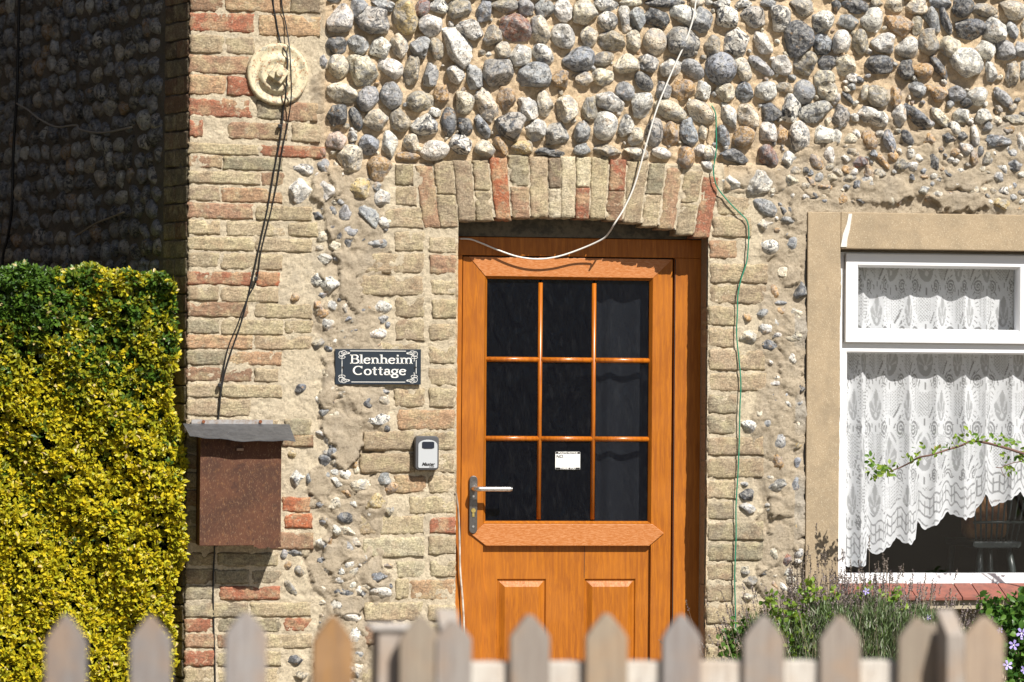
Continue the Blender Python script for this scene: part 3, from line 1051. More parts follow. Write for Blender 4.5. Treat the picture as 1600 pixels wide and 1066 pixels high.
# long trowel ridges and cracks in the smeared mortar
rid = vnoise(shape, 30, 9) + .35 * vnoise(shape, 11, 10); Ys = Ys + np.exp(-(rid / .022) ** 2) * .013 * (vnoise(shape, 18, 12) > -.15); rid2 = vnoise(shape, 14, 19) + .4 * vnoise(shape, 5, 20); Ys = Ys + np.exp(-(rid2 / .03) ** 2) * .008 * (vnoise(shape, 12, 23) > .15)
PL = [[(513, 262), (528, 256), (537, 302), (521, 314)], [(487, 316), (506, 310), (532, 358), (514, 374), (500, 345)], [(524, 392), (548, 388), (565, 470), (556, 488), (532, 462)], [(455, 402), (492, 400), (508, 452), (500, 482), (468, 476), (450, 440)], [(488, 552), (520, 560), (528, 600), (520, 640), (490, 628), (462, 604)],
 [(500, 650), (560, 652), (566, 700), (540, 738), (506, 704)], [(470, 700), (500, 720), (520, 760), (500, 790), (478, 770)], [(500, 800), (520, 820), (516, 850), (500, 845)], [(512, 852), (545, 842), (552, 865), (520, 905), (500, 880)], [(482, 882), (502, 876), (516, 930), (524, 1000), (504, 1015), (488, 940)], [(522, 926), (566, 930), (566, 962), (524, 958)], [(470, 1010), (520, 1030), (515, 1090), (480, 1100)],
 [(1220, 388), (1250, 396), (1254, 440), (1228, 450)], [(1212, 640), (1240, 650), (1250, 690), (1222, 684)], [(1200, 770), (1245, 780), (1240, 810), (1204, 806)], [(1196, 820), (1240, 818), (1246, 862), (1200, 858)], [(1215, 560), (1255, 580), (1252, 625), (1228, 612)], [(1236, 300), (1250, 296), (1256, 332), (1240, 350)],
 [(1470, 272), (1520, 262), (1550, 276), (1530, 300), (1480, 296)], [(1340, 282), (1400, 276), (1430, 310), (1370, 322), (1330, 308)], [(1450, 306), (1540, 300), (1545, 326), (1470, 330)]]
jx = px + vnoise(shape, 6, 71) * 5 + vnoise(shape, 2, 72) * 2.5; jy = py + vnoise(shape, 6, 73) * 5 + vnoise(shape, 2, 74) * 2.5
for kq, poly in enumerate(PL):
    ins = np.zeros(shape, bool); n_ = len(poly)
    for a_ in range(n_):
        (x1_, y1_), (x2_, y2_) = poly[a_], poly[(a_ + 1) % n_]
        if y1_ == y2_: continue
        ins ^= ((y1_ > jy) != (y2_ > jy)) & (jx < (x2_ - x1_) * (jy - y1_) / (y2_ - y1_) + x1_)
    Ys = np.where(ins, -.0125 - .006 * (kq % 3) / 2 + n_mid * .002 + n_f * .0006 - (jx - poly[0][0]) * .00004, Ys)
Y = np.where(brk, Y, np.where(flz > .3, Yf, Ys))
# a fillet of mortar climbs each stone
for f in flints + chips:
    if f[0] > 1650 or f[1] < -60: continue
    c = P(f[0], f[1]); a, b = f[2] * S / 2, f[3] * S / 2; Rr = max(a, b) * 2.0
    i0, i1 = np.searchsorted(xs, c.x - Rr), np.searchsorted(xs, c.x + Rr); j0, j1 = np.searchsorted(zs, c.z - Rr), np.searchsorted(zs, c.z + Rr)
    if i1 <= i0 or j1 <= j0: continue
    dx = X[j0:j1, i0:i1] - c.x; dz = Z[j0:j1, i0:i1] - c.z; t = math.radians(f[4])
    u = dx * math.cos(t) - dz * math.sin(t); w = dx * math.sin(t) + dz * math.cos(t)
    e = np.sqrt((u / a) ** 2 + (w / b) ** 2); k = float(smear(np.array(f[0]), np.array(f[1])))
    amt = (.005 + .004 * k) * min(a, b) / .035
    Y[j0:j1, i0:i1] -= np.exp(-(np.clip(e - 1.0, 0, 9) / .42) ** 2) * amt * np.where(brk[j0:j1, i0:i1], 0.3, 1)
cA = np.array([.68, .52, .34]); cB = np.array([.68, .585, .43]); cS = np.array([.50, .42, .31])
col = np.where(brk[..., None], cB, cA * (1 - sm[..., None]) + cS * sm[..., None])
g = np.clip(vnoise(shape, 26, 21) * 2 - .3, 0, 1)[..., None] * ((px > 1240) & (py > 140))[..., None]
col = col * (1 - g * .6) + np.array([.42, .41, .38]) * g * .6
lt = np.clip(vnoise(shape, 9, 22) * 2 - .2, 0, 1)[..., None] * .5; col = col * (1 - lt) + col * lt * 1.16
Y = np.where((X <= xcorner + .004), Y + .003, Y)
V = np.stack([X, Y, Z], -1).reshape(-1, 3); nx = len(xs); nz = len(zs)
idx = np.arange(nx * nz).reshape(nz, nx)
xc = (X[:-1, :-1] + X[1:, 1:]) / 2; zc = (Z[:-1, :-1] + Z[1:, 1:]) / 2
cpx, cpy = proj(xc, np.zeros_like(xc), zc)
archy = np.interp(cpx, [712, 760, 850, 950, 1020, 1100], [346, 340, 336, 339, 350, 368])
hole = ((xc > xL) & (xc < xR) & (cpy > archy)) | ((xc > wx0) & (xc < wx1) & (zc < wz1) & (zc > wz0))
F = np.stack([idx[:-1, :-1], idx[:-1, 1:], idx[1:, 1:], idx[1:, :-1]], -1)[~hole]
ns = len(V); bv = np.array(front.v); bf = np.array(front.f) + ns
V = np.vstack([V, bv]); colv = np.vstack([col.reshape(-1, 3), np.tile([.45, .36, .25], (len(bv), 1))])
# skirts at the jambs, so that the mortar has a reveal
wall = obj('front_wall', mesh('front_wall', V, np.vstack([F, bf]), m_mortar, False, colv), cottage)
wall.data.polygons.foreach_set('use_smooth', np.arange(len(wall.data.polygons)) < len(F))
rel(wall)
root = cottage.location.copy()
cnt = 0
stV = []; stF = []; stC = []; off = 0
for i in order + list(range(len(flints), len(flints) + len(chips))):
    fl = flints[i] if i < len(flints) else chips[i - len(flints)]
    if i in main:
        o = place(fl, FM, wall, cnt % NV); cnt += 1
    else:
        small = fl[2] < 14
        o = place(fl, FM3, None, random.randrange(NV)); m4 = o.matrix_basis.copy()
        k = [j for j in range(NV) if FM3[j] == o.data][0]
        vv = FS3[k] @ np.array(m4.to_3x3()).T + np.array(m4.translation)
        stV.append(vv); stF.append(IF3 + off); off += len(vv); stC.append(np.tile(np.array(o.color[:]), (len(vv), 1)))
        bpy.data.objects.remove(o)
chipsob = obj('flint_chips', mesh('flint_chips', np.vstack(stV), np.vstack(stF), m_flint_bits, True, np.vstack(stC)), wall); tag(chipsob, 'small flint chips and the further cobbles set in the mortar', kind='stuff')

def brick_obj(x0, x1, y0, y1, slope, c, parent, depth=.11):
    h = y1 - y0; w = x1 - x0
    p = P((x0 + x1) / 2, (y0 + y1) / 2 + slope * w / 2)
    hdr = w / h < 2.2
    o = obj('brick', random.choice(BM_H if hdr else BM_S), parent)
    o.location = (p.x, -.0098 + random.uniform(-.0028, .0022), p.z); o.scale = ((w + .8) * S, depth, (h + .4) * S)
    o.rotation_euler = (random.uniform(-.02, .02), (slope - ROLL) * .9 + random.uniform(-.006, .006), random.uniform(-.012, .012))
    cc = jcol(BCOL[c], s=.14); o.color = cc + (1,)
    return o
for block in (BRICKS_L, BRICKS_M, BRICKS_R):
    for ln in block.strip().splitlines():
        a = ln.split(','); v = list(map(float, a[:5]))
        if block is BRICKS_L and v[0] < 306: v[0] = 298 - (v[2]) * .0085 - .5
        o = brick_obj(v[0], v[1], v[2], v[3], v[4], a[5], wall)
for r in range(5):      # courses above the picture
    y = -24 - r * 28
    if r % 2: L = [(300, 395), (399, 495)]
    else: L = [(300, 345), (349, 445), (449, 497)]
    for x0, x1 in L: brick_obj(x0, x1, y - 20, y + 2, .02, random.choice('rpqtb'), wall)
def zp(x, y): return 600 + x / 2.667, 200 + y / 2.667
def arch_brick(q, c):
    (xtl, xtr, yt, xbl, xbr, yb) = q
    # quad corners at photo pixels -> a bent brick with its own corners
    tl, tr, bl, br = P(xtl, yt), P(xtr, yt), P(xbl, yb), P(xbr, yb)
    src, F = brick_shape(random.randrange(300, 340), 3.3)
    u = src[:, 2] + .5; v = src[:, 0] + .5      # long axis up
    T = np.array(bl)[None] * ((1 - u) * (1 - v))[:, None] + np.array(br)[None] * (u * (1 - v))[:, None] + np.array(tl)[None] * ((1 - u) * v)[:, None] + np.array(tr)[None] * (u * v)[:, None]
    cen = T.mean(0); V2 = T.copy(); V2[:, 1] = src[:, 1] * .11
    V2[:, 0] -= cen[0]; V2[:, 2] -= cen[2]
    F = F[:, ::-1]
    o = obj('brick', mesh('brick', V2, F, m_brick, True), wall); o.location = (cen[0], -.0125 + random.uniform(-.002, .003), cen[2])
    o.color = jcol(BCOL[c], s=.12) + (1,)
for ln in ARCH.strip().splitlines():
    a = ln.split(','); xtl, xtr, yt, xbl, xbr, yb, sp = map(float, a[:7])
    def lerp(y): t = (y - yt) / (yb - yt); return xtl + (xbl - xtl) * t, xtr + (xbr - xtr) * t
    parts = [(yt, yb)] if sp == 0 else [(yt, sp - 4), (sp + 4, yb)]
    for k, (ya, yb2) in enumerate(parts):
        l0, r0 = lerp(ya); l1, r1 = lerp(yb2)
        A = zp(l0, ya - 2); B = zp(r0, ya - 2); D = zp(l1, yb2 + 2); E = zp(r1, yb2 + 2)
        arch_brick((A[0], B[0], A[1], D[0], E[0], D[1]), a[7 + k])

up = MB(); UZ = 5.4
up.box(xcorner, XE, .0, T1, ZT + .001, UZ); up = up.build('upper_wall', simple('plain_render', (.42, .36, .27), .95), cottage); rel(up)
rb_ = MB(); rb_.add([(xcorner - .25, -.3, UZ - .1), (XE + .2, -.3, UZ - .1), (XE + .2, 3.2, UZ + 2.2), (xcorner - .25, 3.2, UZ + 2.2), (xcorner - .25, 6.6, UZ - .1), (XE + .2, 6.6, UZ - .1)], [(0, 1, 2, 3), (3, 2, 5, 4), (0, 3, 4), (1, 5, 2), (0, 4, 5, 1)])
rb_ = rb_.build('roof', simple('slate_roof', (.10, .10, .11), .8), cottage); rel(rb_)
# ================================================================== the side wall in shade
PHI = math.radians(72)
side = empty('side_wall', 'shaded flint and brick side wall of the cottage behind the hedge', 'wall', (xcorner - .002, 0.0, 0))
side.rotation_euler = (0, 0, -PHI)
SL = 3.4
def side_px(t, z):   # photo pixel of a point on the side wall
    x = xcorner - math.cos(PHI) * t; y = math.sin(PHI) * t
    return proj(np.array(x), np.array(y), np.array(z))
xs2 = np.arange(-SL, -.0, .016); zs2 = np.arange(-.05, ZT, .014); X2, Z2 = np.meshgrid(xs2, zs2)
sh = X2.shape; Y2 = .0 + vnoise(sh, 4, 31) * .006 + vnoise(sh, 1.4, 32) * .005
V = np.stack([X2, Y2, Z2], -1).reshape(-1, 3); idx = np.arange(V.shape[0]).reshape(sh)
F = np.stack([idx[:-1, :-1], idx[:-1, 1:], idx[1:, 1:], idx[1:, :-1]], -1).reshape(-1, 4)
b = MB().box(-SL, -.02, .03, .25, -.05, 5.3); n0 = len(V); V = np.vstack([V, np.array(b.v)]); F = np.vstack([F, np.array(b.f) + n0])
swm = obj('wall_face', mesh('wall_face', V, F, m_mortar, True, np.tile([.15, .14, .125], (len(V), 1))), side)  # mortar colour lowered to deepen the shade on this wall
spots = []
z = .02; row = 0
while z < ZT - .03:
    t = .24 + random.uniform(0, .06)
    while t < SL - .1:
        w = random.uniform(.065, .125); h = random.uniform(.055, .085)
        spots.append((t + w / 2, z + random.uniform(-.012, .012), w, h)); t += w + random.uniform(.004, .018)
    z += .069; row += 1
vis = []
for i, s in enumerate(spots):
    a, b_ = side_px(s[0], s[1]); vis.append((0 if (-5 < a < 300 and -10 < b_ < 425) else 1, s[0]))
order2 = sorted(range(len(spots)), key=lambda i: vis[i])
stV = []; stF = []; stC = []; off = 0
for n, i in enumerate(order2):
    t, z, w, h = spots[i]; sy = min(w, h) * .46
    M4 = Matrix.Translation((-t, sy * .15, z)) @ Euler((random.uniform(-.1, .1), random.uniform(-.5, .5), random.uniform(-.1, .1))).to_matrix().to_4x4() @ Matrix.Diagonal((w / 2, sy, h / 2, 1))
    c, al = COL[random.choice('WCGgDBMOTDGBgDBDG')]; cc = tuple(v * .6 for v in jcol(c, s=.25))  # flint colours darkened so that the shade is partly painted in
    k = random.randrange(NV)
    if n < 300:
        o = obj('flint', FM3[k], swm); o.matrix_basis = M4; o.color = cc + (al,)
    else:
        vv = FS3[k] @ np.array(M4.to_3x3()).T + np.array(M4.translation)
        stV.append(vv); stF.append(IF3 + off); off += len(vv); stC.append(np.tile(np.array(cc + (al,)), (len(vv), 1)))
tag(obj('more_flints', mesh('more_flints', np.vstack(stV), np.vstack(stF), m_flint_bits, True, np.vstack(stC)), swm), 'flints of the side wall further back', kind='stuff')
r = 0; z = .02
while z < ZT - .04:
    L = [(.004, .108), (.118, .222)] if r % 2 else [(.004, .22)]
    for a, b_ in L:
        o = obj('brick', random.choice(BM_H if b_ - a < .15 else BM_S), swm); o.location = (-(a + b_) / 2, -.008, z + .031); o.scale = (b_ - a, .02 if a < .1 else .08, .06); o.color = tuple(v * .65 for v in jcol(BCOL[random.choice('okbtoq')])) + (1,)  # brick colours darkened too, shade put into the colour
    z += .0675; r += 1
# ================================================================== the door
YF = .118                      # front of the door frame
def dx(px, y=YF, py=640): return P(px, py, y).x
def dz(py, y=YF, px=880): return P(px, py, y).z
def part(mb, name, m, parent, **k):
    o = mb.build(name, m, parent, **k)
    r = parent
    while r.parent is not None: r = r.parent
    if parent is r: o.location = Vector(o.location) - Vector(r.location)
    return o
# the leaf is the parent mesh of everything on it
leafL, leafR = dx(722), dx(1050); leafT = dz(403); leafB = .03
gx0, gx1 = dx(761), dx(1015); gz1, gz0 = dz(437), dz(812)
d = MB()
YL = YF + .006
d.box(leafL, gx0 - .010, YL, YL + .05, leafB, leafT)                    # hanging stiles
d.box(gx1 + .010, leafR, YL, YL + .05, leafB, leafT)
door = d.build('door', m_oak, cottage, bevel=.002); door.location = -root; tag(door, 'golden brown panelled door with nine dark panes in a deep arched opening')
def beads(x0, x1, z0, z1, y0, y1, w, parent, name='glazing_bead'):
    """four mitred sloping beads round a pane; outer edge at x0..z1 on y0, inner edge w further in at y1"""
    out = [(x0, z0), (x1, z0), (x1, z1), (x0, z1)]; inn = [(x0 + w, z0 + w), (x1 - w, z0 + w), (x1 - w, z1 - w), (x0 + w, z1 - w)]
    for k in range(4):
        a, b_ = out[k], out[(k + 1) % 4]; c, e = inn[(k + 1) % 4], inn[k]
        m = MB(); V = [(a[0], y0, a[1]), (b_[0], y0, b_[1]), (c[0], y1, c[1]), (e[0], y1, e[1]), (a[0], y1 + .01, a[1]), (b_[0], y1 + .01, b_[1]), (c[0], y1 + .01, c[1]), (e[0], y1 + .01, e[1])]
        m.add(V, [(0, 1, 2, 3), (4, 7, 6, 5), (0, 4, 5, 1), (1, 5, 6, 2), (2, 6, 7, 3), (3, 7, 4, 0)])
        o = m.build(name, parent[1], parent[0])
tr = MB(); tr.prism([(leafL + .022, leafT), (leafR - .004, leafT), (leafR - .004, leafT - .002), (gx1 + .010, gz1 + .010), (gx0 - .010, gz1 + .010)], YL - .0025, YL + .05)
tr.build('top_rail', m_oakfade, door, bevel=.0015)
mz0, mz1 = dz(853), dz(819)
mr = MB(); mr.prism([(dx(757), mz1), (dx(1021), mz1), (dx(1039), dz(833)), (dx(1016), mz0), (dx(761), mz0), (dx(739), dz(836))], YL - .007, YL + .05)
mr.build('middle_rail', m_oakfade, door, bevel=.002)
beads(gx0 - .010, gx1 + .010, gz0 - .016, gz1 + .010, YL - .001, YL + .014, .010, (door, m_oak))
pz1 = mz0 + .004
pn = MB()
YP = YL + .016
def raised(x0, x1, z1, z0):
    """frame groove and raised field"""
    w1 = .010; w2 = .030
    rings = [(0, YP), (w1 * .5, YP + .007), (w1, YP + .006), (w2, YP - .006)]
    V = []; F = []
    for off_, y in rings: V += [(x0 + off_, y, z0 + off_), (x1 - off_, y, z0 + off_), (x1 - off_, y, z1 - off_), (x0 + off_, y, z1 - off_)]
    for r in range(len(rings) - 1):
        for k in range(4):
            a = r * 4 + k; b_ = r * 4 + (k + 1) % 4; F.append((a, b_, b_ + 4, a + 4))
    F.append(tuple(range(len(V) - 4, len(V))))
    return V, F
pa = (dx(780), dx(857)); pb = (dx(917), dx(997)); ptop = dz(905); pbot = .20
xa, xb = gx0 - .010, gx1 + .010
for q in ((xa, pa[0], .06, pz1), (pa[1], pb[0], .06, pz1), (pb[1], xb, .06, pz1)):
    pn.add([(q[0], YP, q[2]), (q[1], YP, q[2]), (q[1], YP, q[3]), (q[0], YP, q[3])], [(0, 1, 2, 3)])
for x0, x1 in (pa, pb):
    pn.add([(x0, YP, ptop), (x1, YP, ptop), (x1, YP, pz1), (x0, YP, pz1)], [(0, 1, 2, 3)]); pn.add([(x0, YP, .06), (x1, YP, .06), (x1, YP, pbot), (x0, YP, pbot)], [(0, 1, 2, 3)])
pn.box(xa, xb, YP + .02, YP + .04, .03, pz1)
lower = pn.build('lower_panel', m_oak, door)
for x0, x1 in (pa, pb):
    V, F = raised(x0, x1, ptop, pbot); MB().add(V, F).build('raised_panel', m_oak, door)
MB().box(dx(916.3), dx(917), YP - .0006, YP + .001, ptop + .003, pz1).build('panel_joint', m_gap, door)
MB().box(xa, xb, YL - .001, YP + .02, .03, .06 + .055).build('bottom_rail', m_oak, door, bevel=.002)
# glazing: nine obscured panes and the bars between them
YG = YL + .020
def obscure():
    M = Mat('obscured_glass'); p = M.pos()
    n = M.noise(M.mapping(p, scale=(1, 1, .35)), 26, 3, .55, .8)
    bl = M.bump(n, .6, .008); bl = M.bump(M.noise(p, 130, 3, .6), .25, .002, bl)
    smr = M.math('MAXIMUM', M.ramp(M.noise(M.mapping(p, scale=(1, 1, .3)), 60, 4, .7), .52, .66), M.math('MULTIPLY', M.ramp(M.noise(p, 300, 2, .5), .64, .70), 3.0))
    M.fin(M.mix(M.math('MULTIPLY', smr, .13), (.003, .004, .008), (.06, .062, .066)), .10, bl, spec=.3)
    t = M.node('ShaderNodeBsdfTransparent'); M.set(t, 'Color', (.8, .82, .85, 1))
    mx = M.node('ShaderNodeMixShader'); M.set(mx, 0, .5)
    M.L(M.b.outputs[0], mx.inputs[1]); M.L(t.outputs[0], mx.inputs[2]); M.L(mx.outputs[0], M.out.inputs['Surface'])
    return M.m
m_obsc = obscure()
cols = [(761, 841), (849, 925), (933, 1015)]; rows = [(437, 558), (567, 682), (690, 812)]
for c0, c1 in cols:
    for r0, r1 in rows:
        MB().box(dx(c0 - 3), dx(c1 + 3), YG, YG + .004, dz(r1 + 3), dz(r0 - 3)).build('glass_pane', m_obsc, door)
def half_round(a, b_, r, y, axis):
    V = []; n = 8
    for e in (a, b_):
        for k in range(n + 1):
            t = math.pi * k / n; c_, d_ = r * math.cos(t), y - .010 * math.sin(t)
            V.append((e[0] + c_, d_, e[1]) if axis == 'z' else (e[0], d_, e[1] + c_))
    F = [(k, k + 1, k + n + 2, k + n + 1) for k in range(n)] + [tuple(range(n + 1)), tuple(range(2 * n + 1, n, -1))]
    return MB().add(V, F)
for px_ in (845, 929): half_round((dx(px_), dz(812)), (dx(px_), dz(442)), .0085, YG - .0003, 'z').build('glazing_bar', m_oakbar, door, smooth=True)
for py_ in (562.5, 686):
    for c0, c1 in ((759, 844), (846, 928), (930, 1017)):
        half_round((dx(c0), dz(py_)), (dx(c1), dz(py_)), .0098, YG, 'x').build('glazing_bar', m_oakbar, door, smooth=True)
# frame round the leaf
m_oakplain = m_oak
fr = MB()
fT = dz(372); fR = dx(1090.5)
fr.box(leafR + .006, fR + .06, YF, YF + .07, .0, leafT + .005)
fr.box(xL - .04, leafL - .003, YF, YF + .07, .0, leafT + .005)
fr.box(xL - .04, fR + .06, YF, YF + .07, leafT + .0052, fT)
dfr = fr.build('door_frame', m_oak, cottage, bevel=.003); dfr.location = -root
gk = MB(); gk.box(leafL - .006, leafL + .002, YF + .03, YF + .034, .0, leafT + .006); gk.box(leafR - .002, leafR + .007, YF + .03, YF + .034, .0, leafT + .006); gk.box(leafL + .0021, leafR - .0021, YF + .03, YF + .034, leafT - .002, leafT + .006); gk.build('door_gasket', m_gap, dfr)
MB().box(leafR + .0068, leafR + .010, YF - .001, YF + .002, .02, leafT).build('frame_groove', m_gap, dfr)
# mortar filling under the arch, above the frame
hd = MB(); hd.box(xL - .03, xR + .03, YF - .004, YF + .1, fT + .002, P(900, 330, YF).z)
m_infill = simple('dark_render', (.13, .115, .085), .95, bump=(60, .7, .006), var=(30, (.06, .055, .045)))  # dark mottled render, much darker than the wall mortar
o = hd.build('render_infill', m_infill, cottage); o.location = -root
# bricks of the right hand reveal are the sides of the wall bricks; a step below the door
st = MB(); st.box(xL + .001, xR - .001, -.06, YF + .1, -.02, .0295); st = st.build('door_step', simple('worn_concrete', (.33, .31, .28), .9, bump=(90, .5, .003)), cottage, bevel=.006); st.location = -root
# lever handle
def metal_mat(name, col, r=.3, bs=90):
    M = Mat(name); p = M.pos(); n = M.noise(p, bs, 4, .7)
    return M.fin(M.mix(M.ramp(n, .45, .65, 0, .6), col, tuple(v * .45 for v in col)), M.ramp(n, .3, .7, r, r + .25), M.bump(n, .12, .0006), 1.0)
m_chrome = metal_mat('worn_chrome', (.20, .185, .175), .30); m_steelb = metal_mat('bright_lever_steel', (.75, .74, .72), .22); m_brass = metal_mat('brass_lock', (.62, .48, .16), .35)
hx = dx(740.5); hz1 = dz(744); hz0 = dz(834); hw = .0155
pts = [(hx + hw * math.cos(a), hz1 - hw + hw * math.sin(a)) for a in np.linspace(0, math.pi, 10)] + [(hx + hw * math.cos(a), hz0 + hw + hw * math.sin(a)) for a in np.linspace(math.pi, 2 * math.pi, 10)]
hb = MB().prism(pts[::-1], YL - .011, YL); plate = hb.build('door_handle', m_chrome, door, bevel=.002)
lv = MB(); lz = dz(764); xe = dx(797)
lv.tube(smooth_path([(hx, YL - .008, lz), (hx, YL - .045, lz), (hx + .008, YL - .056, lz), (hx + .03, YL - .060, lz), (xe - .02, YL - .061, lz), (xe, YL - .060, lz)], 5), [.010] * 3 + [.0095] * 20 + [.0075] * 3, 12)
lv.build('lever', m_steelb, door, smooth=True)
kh = MB(); kz = dz(798); kh.tube([(hx, YL - .010, kz), (hx, YL - .0155, kz)], .0085, 14); kh.box(hx - .004, hx + .004, YL - .0135, YL - .010, kz - .024, kz - .007)
kh.build('lock_cylinder', m_brass, door)
for zz in (dz(776), dz(823)): MB().tube([(hx, YL - .010, zz), (hx, YL - .0128, zz)], .0042, 12).build('screw', m_steelb, door)

# ================================================================== lettering
def text_mesh(s, size, shear=0.0, bold=0.0, ext=.0004, spacing=1.0):
    cu = bpy.data.curves.new('t', 'FONT'); cu.body = s; cu.size = size; cu.shear = shear; cu.offset = bold; cu.extrude = ext; cu.align_x = 'CENTER'; cu.align_y = 'CENTER'; cu.space_character = spacing
    o = bpy.data.objects.new('t', cu); C.objects.link(o); bpy.context.view_layer.update()
    me = bpy.data.meshes.new_from_object(o.evaluated_get(bpy.context.evaluated_depsgraph_get())); bpy.data.objects.remove(o); return me
def text(name, s, size, loc, m, parent, width=None, **k):
    me = text_mesh(s, size, **k); me.name = name; me.materials.clear(); me.materials.append(m)
    o = obj(name, me, parent); o.location = loc; o.rotation_euler = (math.pi / 2, 0, 0)
    if width:
        w = max(v.co.x for v in me.vertices) - min(v.co.x for v in me.vertices); o.scale = (width / w, 1, 1)
    return o
def ribbon(pts, w):
    """flat stroke; w = width or list of widths"""
    n = len(pts); ww = w if hasattr(w, '__len__') else [w] * n; L = []; R = []
    for i in range(n):
        a = pts[max(i - 1, 0)]; b_ = pts[min(i + 1, n - 1)]; t = Vector((b_[0] - a[0], b_[1] - a[1])); t.normalize(); nn = Vector((-t.y, t.x)) * ww[i] / 2
        L.append((pts[i][0] + nn.x, pts[i][1] + nn.y)); R.append((pts[i][0] - nn.x, pts[i][1] - nn.y))
    return L, R
TH, TN = .17, .075
def arc(cx, cy, rx, ry, a0, a1, n=14):
    P_ = [(cx + rx * math.cos(math.radians(a0 + (a1 - a0) * i / n)), cy + ry * math.sin(math.radians(a0 + (a1 - a0) * i / n))) for i in range(n + 1)]
    W_ = [TN + (TH - TN) * abs(math.cos(math.radians(a0 + (a1 - a0) * i / n))) ** 1.3 for i in range(n + 1)]
    return P_, W_
def line(a, b_, w): return [a, b_], [w, w]
XH = .66
GL = {
 'B': (.78, [line((.17, 0), (.17, 1), TH), line((0, .03), (.42, .03), TN), line((0, .97), (.42, .97), TN), line((.17, .53), (.44, .53), TN), arc(.40, .75, .25, .22, 90, -90), arc(.42, .27, .30, .24, 90, -90)]),
 'l': (.36, [line((.18, 0), (.18, 1.03), TH), line((.02, .03), (.34, .03), TN), line((.03, .98), (.18, 1.0), TN)]),
 'e': (.62, [arc(.31, .32, .25, .31, 20, 325), line((.10, .37), (.54, .37), TN)]),
 'n': (.74, [line((.17, 0), (.17, XH), TH), line((.02, .03), (.33, .03), TN), line((.02, .62), (.17, .64), TN), arc(.37, .40, .20, .23, 150, 0), line((.57, 0), (.57, .42), TH), line((.43, .03), (.73, .03), TN)]),
 'h': (.74, [line((.17, 0), (.17, 1.03), TH), line((.02, .03), (.33, .03), TN), line((.02, .98), (.17, 1.0), TN), arc(.37, .40, .20, .23, 150, 0), line((.57, 0), (.57, .42), TH), line((.43, .03), (.73, .03), TN)]),
 'i': (.36, [line((.18, 0), (.18, XH), TH), line((.02, .03), (.34, .03), TN), line((.03, .62), (.18, .64), TN), line((.18, .82), (.18, 1.0), TH)]),
 'm': (1.12, [line((.17, 0), (.17, XH), TH), line((.02, .03), (.33, .03), TN), line((.02, .62), (.17, .64), TN), arc(.36, .40, .19, .23, 150, 0), line((.55, 0), (.55, .42), TH), line((.42, .03), (.69, .03), TN), arc(.75, .40, .19, .23, 150, 0), line((.94, 0), (.94, .42), TH), line((.81, .03), (1.10, .03), TN)]),
 'C': (.90, [arc(.47, .5, .38, .47, 48, 315, 20), line((.76, .72), (.76, 1.0), TN)]),
 'o': (.68, [arc(.34, .32, .25, .31, 0, 360, 20)]),
 't': (.48, [line((.22, .10), (.22, .88), TH), line((.03, .62), (.42, .62), TN), arc(.34, .14, .12, .12, 180, 300, 6)]),
 'a': (.62, [line((.46, 0), (.46, .45), TH), arc(.29, .44, .17, .20, 10, 160), arc(.28, .19, .19, .17, 40, 320), line((.44, .03), (.60, .03), TN)]),
 'g': (.66, [arc(.29, .40, .21, .23, 0, 360, 18), arc(.30, -.12, .25, .18, 0, 360, 18), line((.14, .20), (.16, .06), TN), line((.44, .58), (.62, .64), TN)]),
}
def lettering(s, x, z, h, width, y, mb):
    tot = sum(GL[c][0] for c in s); k = width / tot; cx = x
    for c in s:
        adv, st_ = GL[c]
        for pts_, w_ in st_:
            pts2 = [(cx + p[0] * k, z + p[1] * h) for p in pts_]
            Lr, Rr = ribbon(pts2, [v * (k + h) / 2 for v in w_])
            V = [(p[0], y, p[1]) for p in Lr] + [(p[0], y, p[1]) for p in Rr]; n = len(Lr)
            mb.add(V, [(i, i + n, i + n + 1, i + 1) for i in range(n - 1)])
        cx += adv * k
def stroke(mb, pts, w, y):
    Lr, Rr = ribbon(pts, w); n = len(Lr)
    mb.add([(p[0], y, p[1]) for p in Lr] + [(p[0], y, p[1]) for p in Rr], [(i, i + n, i + n + 1, i + 1) for i in range(n - 1)])
m_sign = simple('dark_slate', (.012, .020, .032), .45, bump=(200, .2, .0006)); m_white = simple('white_paint', (.78, .77, .74), .6)
# house name sign
p0 = P(524, 545, -.022); p1 = P(657.5, 601.5, -.022); sx0, sx1, sz1, sz0 = p0.x, p1.x, p0.z, p1.z
sc = Vector(((sx0 + sx1) / 2, -.018, (sz0 + sz1) / 2))
sign = MB().box(sx0 - sc.x, sx1 - sc.x, -.004, .004, sz0 - sc.z, sz1 - sc.z).build('name_sign', m_sign, None, bevel=.001); sign.location = sc; sign.rotation_euler = (0, math.radians(-.3), 0)
tag(sign, 'dark slate house name sign with white serif lettering and ornamental corners', 'sign')
W_, H_ = sx1 - sx0, sz1 - sz0
def sg(px_, py_): return ((px_ - 590.7) / 133.5 * W_, (573.2 - py_) / 56.5 * H_)
lt = MB(); yy = -.0046
a = sg(547, 568); b_ = sg(645, 568); lettering('Blenheim', a[0], a[1], 13.6 * S, b_[0] - a[0], yy, lt)
a = sg(551, 586); b_ = sg(635, 586); lettering('Cottage', a[0], a[1], 13.6 * S, b_[0] - a[0], yy, lt)
lt.build('lettering', m_white, sign)
bd = MB(); lw = .0021
stroke(bd, [sg(547, 548), sg(634, 548)], lw, yy); stroke(bd, [sg(549, 597.5), sg(633, 597.5)], lw, yy)
stroke(bd, [sg(534.5, 562), sg(534.5, 584)], lw, yy); stroke(bd, [sg(650, 562), sg(650, 584)], lw, yy)
